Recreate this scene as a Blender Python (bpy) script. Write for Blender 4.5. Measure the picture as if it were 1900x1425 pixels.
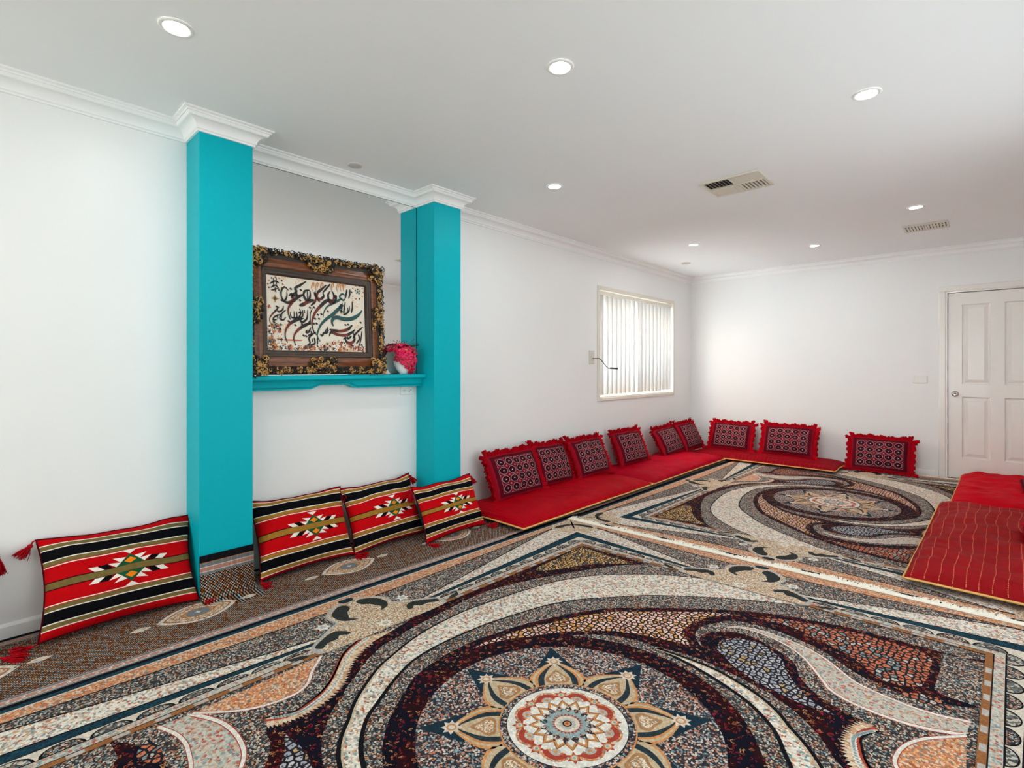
import bpy, bmesh, math, random
from mathutils import Vector, Matrix, noise
from mathutils.geometry import tessellate_polygon

for o in list(bpy.data.objects):
    bpy.data.objects.remove(o)
SC = bpy.context.scene
COL = SC.collection
PI = math.pi

# ------------------------------------------------------------------ camera
CAM_X, CAM_H, YAW = 3.209, 1.216, math.radians(42.9)
cam = bpy.data.cameras.new('camera')
cam.sensor_fit = 'HORIZONTAL'
cam.sensor_width = 36.0
cam.lens = 945.87 / 1900 * 36
cam.shift_y = -(712.5 - 681.3) / 1900
cam.clip_start = 0.02
camo = bpy.data.objects.new('camera', cam)
COL.objects.link(camo)
camo.location = (CAM_X, 0, CAM_H)
camo.rotation_euler = (PI / 2, 0, YAW)
SC.camera = camo

# ------------------------------------------------------------------ light and exposure
SC.view_settings.view_transform = 'Standard'
SC.view_settings.look = 'None'
SC.view_settings.gamma = 1
SC.view_settings.use_curve_mapping = False
SC.view_settings.exposure = 0.19
W = bpy.data.worlds.new('world')
SC.world = W
W.use_nodes = True
wb = W.node_tree.nodes['Background']
wb.inputs[0].default_value = (0.86, 0.93, 1.0, 1)
wb.inputs[1].default_value = 0.45
SC.cycles.max_bounces = 10
SC.cycles.diffuse_bounces = 8
SC.cycles.sample_clamp_indirect = 6


def area_light(name, loc, rot, sx, sy, power, color=(1, 1, 1), spread=PI):
    l = bpy.data.lights.new(name, 'AREA')
    l.shape = 'RECTANGLE'
    l.size, l.size_y = sx, sy
    l.energy = power
    l.color = color
    l.spread = spread
    o = bpy.data.objects.new(name, l)
    o.location = loc
    o.rotation_euler = rot
    COL.objects.link(o)
    return o


RX_ = 3.80
# daylight entering by the glazed door behind the camera and by the side window
area_light('daylight_glazed_door', (1.9, -4.46, 1.15), (PI / 2 + .30, 0, 0), 2.7, 2.1, 92, (0.88, 0.96, 1.0))
area_light('daylight_added_window', (RX_ + .10, 2.4, 1.30), (0, PI / 2 + .18, 0), 1.9, 3.2, 36, (0.88, 0.96, 1.0))  # lamp of the added right-hand window, evens out the light across the room
area_light('daylight_side_window', (-1.75, 5.83, .55), (0, -PI / 2 - .45, 0), 2.4, 3.0, 3000, (0.82, 0.94, 1.0))
DOWNLIGHT_W = 3.8

# ------------------------------------------------------------------ node helpers


def lin(c):
    return tuple(((x / 255) / 12.92 if x / 255 <= 0.04045 else ((x / 255 + 0.055) / 1.055) ** 2.4) for x in c)


MATS = {}


def new_mat(name):
    m = bpy.data.materials.new(name)
    m.use_nodes = True
    nt = m.node_tree
    return m, nt, nt.nodes['Principled BSDF']


def mth(nt, op, a, b=0.0, c=0.0):
    n = nt.nodes.new('ShaderNodeMath')
    n.operation = op
    for i, v in enumerate((a, b, c)):
        if isinstance(v, (int, float)):
            n.inputs[i].default_value = v
        else:
            nt.links.new(v, n.inputs[i])
    return n.outputs[0]


def mixc(nt, f, a, b):
    n = nt.nodes.new('ShaderNodeMix')
    n.data_type = 'RGBA'
    ins = [s for s in n.inputs if s.enabled or True]
    fi, ai, bi = n.inputs[0], n.inputs[6], n.inputs[7]
    for s, v in ((fi, f), (ai, a), (bi, b)):
        if isinstance(v, (int, float)):
            s.default_value = v
        elif isinstance(v, tuple):
            s.default_value = (*v, 1)
        else:
            nt.links.new(v, s)
    return n.outputs[2]


def ramp(nt, fac, stops, const=True):
    n = nt.nodes.new('ShaderNodeValToRGB')
    cr = n.color_ramp
    cr.interpolation = 'CONSTANT' if const else 'LINEAR'
    while len(cr.elements) < len(stops):
        cr.elements.new(0.5)
    for e, (p, c) in zip(cr.elements, stops):
        e.position = p
        e.color = (*c, 1)
    nt.links.new(fac, n.inputs[0])
    return n.outputs[0]


def coords(nt, kind='Object', scale=(1, 1, 1), rot=(0, 0, 0), loc=(0, 0, 0)):
    t = nt.nodes.new('ShaderNodeTexCoord')
    mp = nt.nodes.new('ShaderNodeMapping')
    mp.inputs['Scale'].default_value = scale
    mp.inputs['Rotation'].default_value = rot
    mp.inputs['Location'].default_value = loc
    nt.links.new(t.outputs[kind], mp.inputs[0])
    return mp.outputs[0]


def vor(nt, vec, scale, feature='F1', rnd=1.0, dim='2D'):
    n = nt.nodes.new('ShaderNodeTexVoronoi')
    n.voronoi_dimensions = dim
    n.feature = feature
    n.inputs['Scale'].default_value = scale
    n.inputs['Randomness'].default_value = rnd
    nt.links.new(vec, n.inputs['Vector'])
    return n


def nz(nt, vec, scale, detail=2.0, rough=0.5):
    n = nt.nodes.new('ShaderNodeTexNoise')
    n.inputs['Scale'].default_value = scale
    n.inputs['Detail'].default_value = detail
    n.inputs['Roughness'].default_value = rough
    nt.links.new(vec, n.inputs['Vector'])
    return n.outputs[0]


def sepc(nt, c):
    n = nt.nodes.new('ShaderNodeSeparateColor')
    nt.links.new(c, n.inputs[0])
    return n.outputs


def bump(nt, bs, h, strength=0.3, dist=0.002):
    b = nt.nodes.new('ShaderNodeBump')
    b.inputs['Strength'].default_value = strength
    b.inputs['Distance'].default_value = dist
    nt.links.new(h, b.inputs['Height'])
    nt.links.new(b.outputs[0], bs.inputs['Normal'])


def plain(name, rgb, rough=0.5, metal=0.0, spec=0.5, noise_amt=0.04, nscale=14.0, coat=0.0, sheen=0.0, linear=False):
    """one colour with a slight procedural mottling"""
    m, nt, bs = new_mat(name)
    c = rgb if linear else lin(rgb)
    v = coords(nt)
    f = nz(nt, v, nscale, 3)
    a = tuple(max(0, x * (1 - noise_amt)) for x in c)
    b = tuple(min(1, x * (1 + noise_amt)) for x in c)
    nt.links.new(mixc(nt, f, a, b), bs.inputs['Base Color'])
    bs.inputs['Roughness'].default_value = rough
    bs.inputs['Metallic'].default_value = metal
    bs.inputs['Specular IOR Level'].default_value = spec
    bs.inputs['Coat Weight'].default_value = coat
    bs.inputs['Sheen Weight'].default_value = sheen
    MATS[name] = m
    return m


def pile(bs, nt, col, sheen=0.10):
    nt.links.new(col, bs.inputs['Base Color'])
    bs.inputs['Roughness'].default_value = 0.9
    bs.inputs['Specular IOR Level'].default_value = 0.04
    bs.inputs['Sheen Weight'].default_value = sheen
    bs.inputs['Sheen Roughness'].default_value = 0.45


def floral(name, stops, scale=95.0, edge=None, edge_d=0.55, rot=0.0, sheen=.10):
    """tiny woven flowers: coloured cells with darker gaps"""
    m, nt, bs = new_mat(name)
    v = coords(nt, rot=(0, 0, rot))
    w = nt.nodes.new('ShaderNodeTexNoise')
    w.inputs['Scale'].default_value = scale * 0.5
    nt.links.new(v, w.inputs['Vector'])
    av = nt.nodes.new('ShaderNodeVectorMath')
    av.operation = 'MULTIPLY_ADD'
    nt.links.new(w.outputs['Color'], av.inputs[0])
    av.inputs[1].default_value = (0.9 / scale,) * 3
    nt.links.new(v, av.inputs[2])
    vv = av.outputs[0]
    a = vor(nt, vv, scale)
    b = vor(nt, vv, scale * 0.43)
    ra = ramp(nt, sepc(nt, a.outputs['Color'])[0], stops)
    rb = ramp(nt, sepc(nt, b.outputs['Color'])[1], stops)
    sel = mth(nt, 'LESS_THAN', b.outputs['Distance'], 0.33)
    c = mixc(nt, mth(nt, 'MULTIPLY', sel, 0.85), ra, rb)
    if edge is not None:
        e = mth(nt, 'GREATER_THAN', a.outputs['Distance'], edge_d)
        c = mixc(nt, e, c, edge)
    pile(bs, nt, c, min(sheen, sum(sum(q[1]) for q in stops) / len(stops) * .12))
    MATS[name] = m
    return m


def cobbles(name, stops, scale, gap, accent):
    m, nt, bs = new_mat(name)
    v = coords(nt)
    d = vor(nt, v, scale, 'DISTANCE_TO_EDGE', 0.85)
    f = vor(nt, v, scale, 'F1', 0.85)
    c = ramp(nt, sepc(nt, f.outputs['Color'])[0], stops)
    c = mixc(nt, mth(nt, 'LESS_THAN', f.outputs['Distance'], 0.13), c, accent)
    c = mixc(nt, mth(nt, 'LESS_THAN', d.outputs['Distance'], 0.165), c, gap)
    pile(bs, nt, c, .03)
    MATS[name] = m
    return m


def scrollwork(name):
    """near-black ground with small red and ochre comma strokes"""
    m, nt, bs = new_mat(name)
    v = coords(nt)
    g = nz(nt, v, 9, 2)
    ground = mixc(nt, mth(nt, 'GREATER_THAN', g, 0.52), (0.004, 0.004, 0.010), (0.016, 0.003, 0.005))
    w = nt.nodes.new('ShaderNodeTexNoise')
    w.inputs['Scale'].default_value = 40
    nt.links.new(v, w.inputs['Vector'])
    av = nt.nodes.new('ShaderNodeVectorMath')
    av.operation = 'MULTIPLY_ADD'
    nt.links.new(w.outputs['Color'], av.inputs[0])
    av.inputs[1].default_value = (0.035,) * 3
    nt.links.new(v, av.inputs[2])
    f = vor(nt, av.outputs[0], 52)
    dist = f.outputs['Distance']
    ring = mth(nt, 'MULTIPLY', mth(nt, 'GREATER_THAN', dist, 0.17), mth(nt, 'LESS_THAN', dist, 0.34))
    cut = mth(nt, 'GREATER_THAN', nz(nt, v, 70, 0), 0.5)
    col = ramp(nt, sepc(nt, f.outputs['Color'])[0], [(0, (0.16, 0.012, 0.012)), (0.45, (0.30, 0.09, 0.03)), (0.75, (0.42, 0.20, 0.08)), (0.9, (0.28, 0.01, 0.03))])
    pile(bs, nt, mixc(nt, mth(nt, 'MULTIPLY', ring, cut), ground, col), 0.02)
    MATS[name] = m
    return m


# rug palette
floral('rug_grey_floral', [(0, (.024, .026, .032)), (.25, (.46, .38, .29)), (.42, (.13, .17, .18)), (.54, (.42, .15, .06)), (.66, (.06, .045, .04)), (.78, (.60, .52, .42)), (.88, (.22, .32, .33)), (.95, (.46, .24, .16))], 140, (.020, .018, .020), 0.50)
floral('rug_mille', [(0, (.028, .024, .032)), (.22, (.58, .50, .43)), (.36, (.15, .22, .24)), (.48, (.50, .18, .09)), (.62, (.045, .036, .046)), (.76, (.42, .23, .17)), (.88, (.24, .37, .39)), (.95, (.60, .50, .40))], 130, (.020, .018, .022), 0.51)
floral('rug_white_floral', [(0, (.74, .68, .58)), (.40, (.66, .60, .50)), (.58, (.36, .30, .25)), (.69, (.38, .085, .04)), (.79, (.13, .24, .25)), (.87, (.54, .27, .11)), (.95, (.16, .13, .11))], 110, (.52, .46, .38), 0.56)
floral('rug_rust_floral', [(0, (.62, .25, .10)), (.28, (.70, .48, .33)), (.46, (.52, .15, .055)), (.62, (.50, .46, .39)), (.75, (.16, .16, .16)), (.84, (.70, .34, .12)), (.94, (.28, .07, .035))], 125, (.34, .16, .08), 0.55)
floral('rug_pale_floral', [(0, (.52, .49, .41)), (.34, (.42, .43, .38)), (.50, (.58, .37, .27)), (.62, (.40, .075, .05)), (.73, (.16, .25, .26)), (.82, (.56, .49, .39)), (.91, (.46, .20, .08))], 115, (.36, .34, .29), 0.55)
floral('rug_cream_floral', [(0, (.70, .57, .41)), (.34, (.58, .41, .25)), (.52, (.74, .65, .54)), (.66, (.42, .18, .07)), (.77, (.34, .35, .33)), (.87, (.60, .35, .24)), (.95, (.10, .10, .09))], 145, (.30, .19, .10), 0.52)
floral('rug_teal', [(0, (.010, .040, .060)), (.5, (.008, .022, .036)), (.8, (.014, .06, .08))], 130)
floral('rug_navy', [(0, (.022, .034, .042)), (.6, (.016, .025, .03)), (.85, (.03, .05, .06))], 130)
floral('rug_scallop', [(0, (.05, .05, .05)), (.35, (.50, .45, .36)), (.6, (.16, .12, .09)), (.8, (.12, .16, .17))], 120)
floral('rug_feather', [(0, (.60, .42, .27)), (.4, (.66, .54, .40)), (.7, (.50, .28, .15))], 90, (.34, .2, .12), 0.62)
cobbles('rug_pink_cobbles', [(0, (.76, .44, .33)), (.5, (.82, .58, .46)), (.75, (.66, .32, .09))], 40, (.010, .012, .014), (.30, .05, .03))
cobbles('rug_red_cobbles', [(0, (.52, .16, .08)), (.55, (.46, .12, .06)), (.75, (.20, .26, .26)), (.88, (.50, .46, .40))], 42, (.010, .012, .016), (.25, .04, .02))
cobbles('rug_grey_cobbles', [(0, (.40, .40, .42)), (.5, (.30, .32, .36)), (.78, (.45, .30, .13)), (.86, (.50, .48, .48))], 42, (.018, .012, .016), (.05, .05, .07))
cobbles('rug_yellow_cobbles', [(0, (.62, .36, .12)), (.5, (.66, .46, .22)), (.8, (.08, .09, .09))], 46, (.012, .012, .014), (.35, .12, .03))
scrollwork('rug_dark')
for n_, c_ in dict(rug_black=(.008, .008, .010), rug_cream=(.62, .54, .44), rug_white=(.70, .66, .58), rug_brown=(.28, .11, .035), rug_orange=(.55, .24, .08),
                   rug_beige=(.50, .38, .24), rug_charcoal=(.03, .033, .03), rug_red=(.35, .05, .03), rug_blue=(.012, .030, .045), rug_grey=(.42, .39, .35), rug_lightteal=(.26, .34, .33),
                   runner_tan=(.36, .18, .075), runner_pink=(.42, .20, .15), runner_slate=(.16, .18, .19), runner_rust=(.34, .12, .04)).items():
    floral(n_, [(0, tuple(x * .85 for x in c_)), (.5, c_), (.8, tuple(min(1, x * 1.12) for x in c_))], 160)


def runner_field():
    m, nt, bs = new_mat('runner_field')
    v = coords(nt, rot=(0, 0, PI / 4))
    a = vor(nt, v, 96, rnd=0.10)
    b = vor(nt, coords(nt, rot=(0, 0, PI / 4), loc=(.5, .5, 0)), 48, rnd=0.05)
    dots = ramp(nt, sepc(nt, a.outputs['Color'])[0], [(0, (.33, .36, .37)), (.34, (.26, .09, .028)), (.66, (.46, .27, .15)), (.82, (.20, .24, .26))])
    c = mixc(nt, mth(nt, 'LESS_THAN', a.outputs['Distance'], 0.34), (.010, .008, .008), dots)
    c = mixc(nt, mth(nt, 'LESS_THAN', b.outputs['Distance'], 0.24), c, (.28, .10, .03))
    c = mixc(nt, mth(nt, 'LESS_THAN', b.outputs['Distance'], 0.10), c, (.62, .40, .24))
    pile(bs, nt, c, 0.02)
    MATS['runner_field'] = m


runner_field()


def wall_paint(name, rgb, rough, spec=.4):
    m, nt, bs = new_mat(name)
    v = coords(nt)
    f = nz(nt, v, 2.2, 4)
    c = lin(rgb)
    nt.links.new(mixc(nt, f, tuple(x * .985 for x in c), tuple(min(1, x * 1.015) for x in c)), bs.inputs['Base Color'])
    bs.inputs['Roughness'].default_value = rough
    bs.inputs['Specular IOR Level'].default_value = spec
    bump(nt, bs, nz(nt, v, 380, 2), 0.05, 0.0006)
    MATS[name] = m
    return m


wall_paint('wall_white', (238, 238, 236), 0.38)
wall_paint('ceiling_white', (240, 241, 240), 0.75)
wall_paint('turquoise', (0, 172, 184), 0.45, .12)
plain('cornice_white', (243, 243, 241), 0.5, noise_amt=.01)
plain('trim_cream', (226, 219, 205), 0.4, noise_amt=.015)
plain('door_white', (236, 232, 225), 0.28, noise_amt=.015, coat=.2)
plain('plate_white', (236, 236, 230), 0.35, noise_amt=.01)
plain('plate_beige', (214, 208, 196), 0.4, noise_amt=.01)
plain('vent_cream', (214, 207, 190), 0.5, noise_amt=.015)
plain('dark_gap', (28, 26, 24), 0.8)
plain('grey_disc', (190, 189, 184), 0.5, noise_amt=.02)
plain('steel', (190, 185, 180), 0.22, metal=1.0)
plain('dark_steel', (90, 86, 78), 0.35, metal=.8)
plain('black_grip', (22, 22, 22), 0.5)
plain('floor_carpet', (176, 160, 136), 0.95, noise_amt=.12, nscale=160)
plain('fringe_cream', (240, 232, 214), 0.9, noise_amt=.1, nscale=60)
plain('eave_tan', (196, 150, 108), 0.8)

m, nt, bs = new_mat('mirror_glass')
bs.inputs['Metallic'].default_value = 1
bs.inputs['Roughness'].default_value = 0.012
f_ = nz(nt, coords(nt), 3, 2)
nt.links.new(mixc(nt, f_, (.86, .87, .86), (.89, .90, .89)), bs.inputs['Base Color'])
MATS['mirror_glass'] = m

m, nt, bs = new_mat('window_glass')
bs.inputs['Base Color'].default_value = (1, 1, 1, 1)
bs.inputs['Transmission Weight'].default_value = 1
bs.inputs['Roughness'].default_value = 0.0
bs.inputs['IOR'].default_value = 1.02
MATS['window_glass'] = m


def slat_mat():
    m, nt, bs = new_mat('blind_fabric')
    out = nt.nodes['Material Output']
    v = coords(nt)
    f = nz(nt, v, 60, 2)
    c = mixc(nt, f, (.84, .84, .82), (.90, .90, .88))
    nt.links.new(c, bs.inputs['Base Color'])
    bs.inputs['Roughness'].default_value = .7
    tr = nt.nodes.new('ShaderNodeBsdfTranslucent')
    nt.links.new(c, tr.inputs[0])
    mx = nt.nodes.new('ShaderNodeMixShader')
    mx.inputs[0].default_value = .17
    nt.links.new(bs.outputs[0], mx.inputs[1])
    nt.links.new(tr.outputs[0], mx.inputs[2])
    nt.links.new(mx.outputs[0], out.inputs[0])
    MATS['blind_fabric'] = m


slat_mat()


def emis(name, rgb, st):
    m, nt, bs = new_mat(name)
    f = nz(nt, coords(nt), 5, 1)
    nt.links.new(mixc(nt, f, rgb, rgb), bs.inputs['Emission Color'])
    bs.inputs['Emission Strength'].default_value = st
    MATS[name] = m


emis('lamp_lens', (1, .99, .96), 25)


def cloth(name, rgb, rough=.85, weave=500, sheen=.0, var=.12):
    m, nt, bs = new_mat(name)
    v = coords(nt)
    c = lin(rgb)
    f = nz(nt, v, 45, 3)
    nt.links.new(mixc(nt, f, tuple(x * (1 - var) for x in c), tuple(min(1, x * (1 + var)) for x in c)), bs.inputs['Base Color'])
    bs.inputs['Roughness'].default_value = rough
    bs.inputs['Specular IOR Level'].default_value = .06
    bs.inputs['Sheen Weight'].default_value = sheen
    bump(nt, bs, nz(nt, v, weave, 1), .25, .0008)
    MATS[name] = m
    return m


cloth('kilim_red', (180, 5, 12))
cloth('kilim_white', (232, 222, 210))
cloth('kilim_olive', (112, 96, 52), var=.35)
cloth('kilim_gold', (150, 108, 40), var=.3)
cloth('kilim_black', (10, 10, 14))
cloth('kilim_green', (20, 84, 52))
cloth('kilim_orange', (232, 128, 22))
cloth('kilim_maroon', (72, 8, 18))
cloth('tassel_red', (165, 12, 24), var=.3)
cloth('fringe_red', (160, 2, 18), var=.28, weave=260)
cloth('emb_back', (150, 10, 24))
cloth('piping_gold', (222, 176, 104))


def embroidery():
    m, nt, bs = new_mat('embroidery')
    uv = nt.nodes.new('ShaderNodeUVMap')
    sx = nt.nodes.new('ShaderNodeSeparateXYZ')
    nt.links.new(uv.outputs[0], sx.inputs[0])
    u, v = sx.outputs[0], sx.outputs[1]

    def cell(x, lo, hi, n):
        a = mth(nt, 'MULTIPLY', mth(nt, 'SUBTRACT', x, lo), n / (hi - lo))
        return mth(nt, 'ABSOLUTE', mth(nt, 'SUBTRACT', mth(nt, 'FRACT', a), 0.5))
    a, b = cell(u, .115, .885, 5), cell(v, .125, .89, 4)
    d = mth(nt, 'MAXIMUM', mth(nt, 'MAXIMUM', a, b), mth(nt, 'MULTIPLY', mth(nt, 'ADD', a, b), .74))
    mar, red, grey, wht = (.012, .0015, .005), (.20, .002, .012), (.28, .265, .265), (.66, .62, .58)
    c = ramp(nt, d, [(0, wht), (.055, mar), (.16, red), (.20, mar), (.375, grey), (.43, red)])
    corner = mth(nt, 'ADD', mth(nt, 'SUBTRACT', .5, a), mth(nt, 'SUBTRACT', .5, b))
    c = mixc(nt, mth(nt, 'LESS_THAN', corner, .11), c, grey)
    c = mixc(nt, mth(nt, 'LESS_THAN', corner, .05), c, mar)
    # panel limits and the dark stitched border around it
    eu = mth(nt, 'MINIMUM', mth(nt, 'SUBTRACT', u, .115), mth(nt, 'SUBTRACT', .885, u))
    ev = mth(nt, 'MINIMUM', mth(nt, 'SUBTRACT', v, .125), mth(nt, 'SUBTRACT', .89, v))
    e = mth(nt, 'MINIMUM', eu, ev)
    dots = mth(nt, 'GREATER_THAN', mth(nt, 'FRACT', mth(nt, 'MULTIPLY', mth(nt, 'ADD', u, v), 34)), .62)
    bord = mixc(nt, dots, (.035, .002, .007), (.15, .003, .012))
    bord = mixc(nt, mth(nt, 'GREATER_THAN', e, -.006), bord, (.22, .10, .10))
    c = mixc(nt, mth(nt, 'LESS_THAN', e, 0), c, bord)
    c = mixc(nt, mth(nt, 'LESS_THAN', e, -.07), c, (.28, .003, .013))
    nt.links.new(c, bs.inputs['Base Color'])
    bs.inputs['Roughness'].default_value = .8
    bs.inputs['Specular IOR Level'].default_value = .06
    bump(nt, bs, nz(nt, coords(nt), 350, 1), .2, .0008)
    MATS['embroidery'] = m


embroidery()


def mattress_mat(name, rgb, spacing, axis, line, amt, dashed=True):
    """satin fabric with rows of fine stitching"""
    m, nt, bs = new_mat(name)
    v = coords(nt)
    sx = nt.nodes.new('ShaderNodeSeparateXYZ')
    nt.links.new(v, sx.inputs[0])
    p, q = (sx.outputs[0], sx.outputs[1]) if axis == 0 else (sx.outputs[1], sx.outputs[0])
    wob = mth(nt, 'MULTIPLY', mth(nt, 'SUBTRACT', nz(nt, v, 3.2, 1), .5), .06)
    a = mth(nt, 'ABSOLUTE', mth(nt, 'SUBTRACT', mth(nt, 'FRACT', mth(nt, 'DIVIDE', mth(nt, 'ADD', p, wob), spacing)), .5))
    on = mth(nt, 'LESS_THAN', a, .0016 / spacing)
    if dashed:
        on = mth(nt, 'MULTIPLY', on, mth(nt, 'GREATER_THAN', mth(nt, 'FRACT', mth(nt, 'MULTIPLY', q, 75)), .35))
    c = lin(rgb)
    f = nz(nt, v, 9, 3)
    base = mixc(nt, f, tuple(x * .8 for x in c), tuple(min(1, x * 1.18) for x in c))
    nt.links.new(mixc(nt, mth(nt, 'MULTIPLY', on, amt), base, lin(line)), bs.inputs['Base Color'])
    bs.inputs['Roughness'].default_value = .55
    bs.inputs['Specular IOR Level'].default_value = .03
    bs.inputs['Sheen Weight'].default_value = .0
    bump(nt, bs, a, .12, .004)
    MATS[name] = m


mattress_mat('mattress_crimson', (164, 0, 17), .026, 1, (196, 60, 64), .3)
mattress_mat('mattress_carmine', (160, 0, 26), .030, 1, (190, 50, 70), .25)
mattress_mat('mattress_wine', (130, 3, 18), .045, 0, (176, 80, 60), .4)
mattress_mat('mattress_scarlet', (178, 2, 22), .034, 1, (200, 50, 50), .2)
mattress_mat('mattress_brick', (140, 20, 24), .056, 0, (226, 140, 96), .65)


def wood(name, a, b, rough=.4):
    m, nt, bs = new_mat(name)
    v = coords(nt, scale=(1, 9, 9))
    f = nz(nt, v, 14, 5, .6)
    nt.links.new(ramp(nt, f, [(.3, lin(a)), (.7, lin(b))], False), bs.inputs['Base Color'])
    bs.inputs['Roughness'].default_value = rough
    MATS[name] = m


wood('frame_wood', (52, 25, 8), (142, 74, 22), .3)
wood('frame_wood_dark', (30, 18, 9), (70, 46, 24))
plain('frame_gold', (186, 142, 78), .36, metal=.45, noise_amt=.55, nscale=70)
plain('frame_bronze', (38, 30, 22), .5, metal=.2, noise_amt=.6, nscale=90)
plain('art_paper', (226, 216, 198), .6, noise_amt=.03, nscale=40)
for n_, c_ in dict(art_black=(24, 18, 18), art_red=(108, 34, 16), art_teal=(20, 74, 72), art_ochre=(198, 128, 60), art_tan=(222, 176, 128), art_rust=(168, 82, 36), art_white=(240, 232, 220)).items():
    plain(n_, c_, .6, noise_amt=.15, nscale=90)
plain('pot_white', (236, 236, 232), .15, noise_amt=.01, coat=.4)
plain('petal_pink', (226, 10, 82), .55, noise_amt=.35, nscale=120)
plain('petal_deep', (170, 8, 52), .55, noise_amt=.35, nscale=120)
plain('flower_yellow', (236, 196, 60), .5)
plain('stem_green', (34, 60, 34), .6, noise_amt=.3)

# ------------------------------------------------------------------ mesh helpers


class MB:
    def __init__(s):
        s.v, s.f, s.m, s.uv = [], [], [], {}

    def add(s, verts, faces, mi=0):
        b = len(s.v)
        s.v += [tuple(p) for p in verts]
        for f in faces:
            s.f.append(tuple(b + i for i in f))
            s.m.append(mi)
        return b

    def box(s, a, b, mi=0):
        (x0, y0, z0), (x1, y1, z1) = a, b
        s.add([(x0, y0, z0), (x1, y0, z0), (x1, y1, z0), (x0, y1, z0), (x0, y0, z1), (x1, y0, z1), (x1, y1, z1), (x0, y1, z1)],
              [(0, 3, 2, 1), (4, 5, 6, 7), (0, 1, 5, 4), (1, 2, 6, 5), (2, 3, 7, 6), (3, 0, 4, 7)], mi)

    def tube(s, pts, rad, n=6, mi=0, closed=False, cap=True):
        pts = [Vector(p) for p in pts]
        N = len(pts)
        rs = rad if isinstance(rad, (list, tuple)) else [rad] * N
        b = len(s.v)
        up = None
        for i, p in enumerate(pts):
            t = (pts[(i + 1) % N] - pts[i - 1]) if closed else (pts[min(i + 1, N - 1)] - pts[max(i - 1, 0)])
            if t.length < 1e-9:
                t = Vector((0, 0, 1))
            t.normalize()
            if up is None:
                up = t.orthogonal().normalized()
            up = (up - t * up.dot(t))
            if up.length < 1e-6:
                up = t.orthogonal()
            up.normalize()
            w = t.cross(up)
            for k in range(n):
                a = 2 * PI * k / n
                s.v.append(tuple(p + (up * math.cos(a) + w * math.sin(a)) * rs[i]))
        for i in range(N if closed else N - 1):
            j = (i + 1) % N
            for k in range(n):
                k2 = (k + 1) % n
                s.f.append((b + i * n + k, b + i * n + k2, b + j * n + k2, b + j * n + k))
                s.m.append(mi)
        if cap and not closed:
            s.f.append(tuple(b + k for k in reversed(range(n))))
            s.m.append(mi)
            s.f.append(tuple(b + (N - 1) * n + k for k in range(n)))
            s.m.append(mi)

    def lathe(s, prof, n=24, mi=0, c=(0, 0, 0), axis='z', cap=True):
        b = len(s.v)
        for r, h in prof:
            for k in range(n):
                a = 2 * PI * k / n
                if axis == 'z':
                    p = (c[0] + r * math.cos(a), c[1] + r * math.sin(a), c[2] + h)
                elif axis == 'y':
                    p = (c[0] + r * math.cos(a), c[1] + h, c[2] + r * math.sin(a))
                else:
                    p = (c[0] + h, c[1] + r * math.cos(a), c[2] + r * math.sin(a))
                s.v.append(p)
        for i in range(len(prof) - 1):
            for k in range(n):
                k2 = (k + 1) % n
                s.f.append((b + i * n + k, b + i * n + k2, b + (i + 1) * n + k2, b + (i + 1) * n + k))
                s.m.append(mi)
        if cap:
            s.f.append(tuple(b + k for k in reversed(range(n))))
            s.m.append(mi)
            s.f.append(tuple(b + (len(prof) - 1) * n + k for k in range(n)))
            s.m.append(mi)

    def ball(s, c, r, mi=0, n=8, sq=(1, 1, 1)):
        b = len(s.v)
        rings = max(3, n // 2)
        for i in range(1, rings):
            a = PI * i / rings
            for k in range(n):
                t = 2 * PI * k / n
                s.v.append((c[0] + sq[0] * r * math.sin(a) * math.cos(t), c[1] + sq[1] * r * math.sin(a) * math.sin(t), c[2] + sq[2] * r * math.cos(a)))
        top = len(s.v)
        s.v.append((c[0], c[1], c[2] + sq[2] * r))
        s.v.append((c[0], c[1], c[2] - sq[2] * r))
        for i in range(rings - 2):
            for k in range(n):
                k2 = (k + 1) % n
                s.f.append((b + i * n + k, b + (i + 1) * n + k, b + (i + 1) * n + k2, b + i * n + k2))
                s.m.append(mi)
        for k in range(n):
            k2 = (k + 1) % n
            s.f.append((top, b + k, b + k2))
            s.m.append(mi)
            l = b + (rings - 2) * n
            s.f.append((top + 1, l + k2, l + k))
            s.m.append(mi)

    def mesh(s, name, mats, smooth=False, recalc=True):
        me = bpy.data.meshes.new(name)
        me.from_pydata(s.v, [], s.f)
        for mt in mats:
            me.materials.append(MATS[mt])
        me.polygons.foreach_set('material_index', s.m)
        if s.uv:
            L = me.uv_layers.new(name='UVMap')
            for lp in me.loops:
                L.data[lp.index].uv = s.uv.get(lp.vertex_index, (0.0, 0.0))
        if recalc:
            bm = bmesh.new()
            bm.from_mesh(me)
            bmesh.ops.recalc_face_normals(bm, faces=bm.faces)
            bm.to_mesh(me)
            bm.free()
        if smooth:
            me.polygons.foreach_set('use_smooth', [True] * len(me.polygons))
        me.update()
        return me

    def build(s, name, mats, parent=None, smooth=False, recalc=True):
        if isinstance(mats, str):
            mats = [mats]
        o = bpy.data.objects.new(name, s.mesh(name, mats, smooth, recalc))
        COL.objects.link(o)
        if parent:
            o.parent = parent
        return o


def tag(o, label=None, cat=None, group=None, kind=None):
    if label:
        o['label'] = label
    if cat:
        o['category'] = cat
    if group:
        o['group'] = group
    if kind:
        o['kind'] = kind
    return o


def thing(name, loc, label, cat, group=None, rot=None, matrix=None):
    o = bpy.data.objects.new(name, None)
    o.empty_display_size = .1
    COL.objects.link(o)
    if matrix is not None:
        o.matrix_world = matrix
    else:
        o.location = loc
        if rot:
            o.rotation_euler = rot
    return tag(o, label, cat, group)


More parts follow.
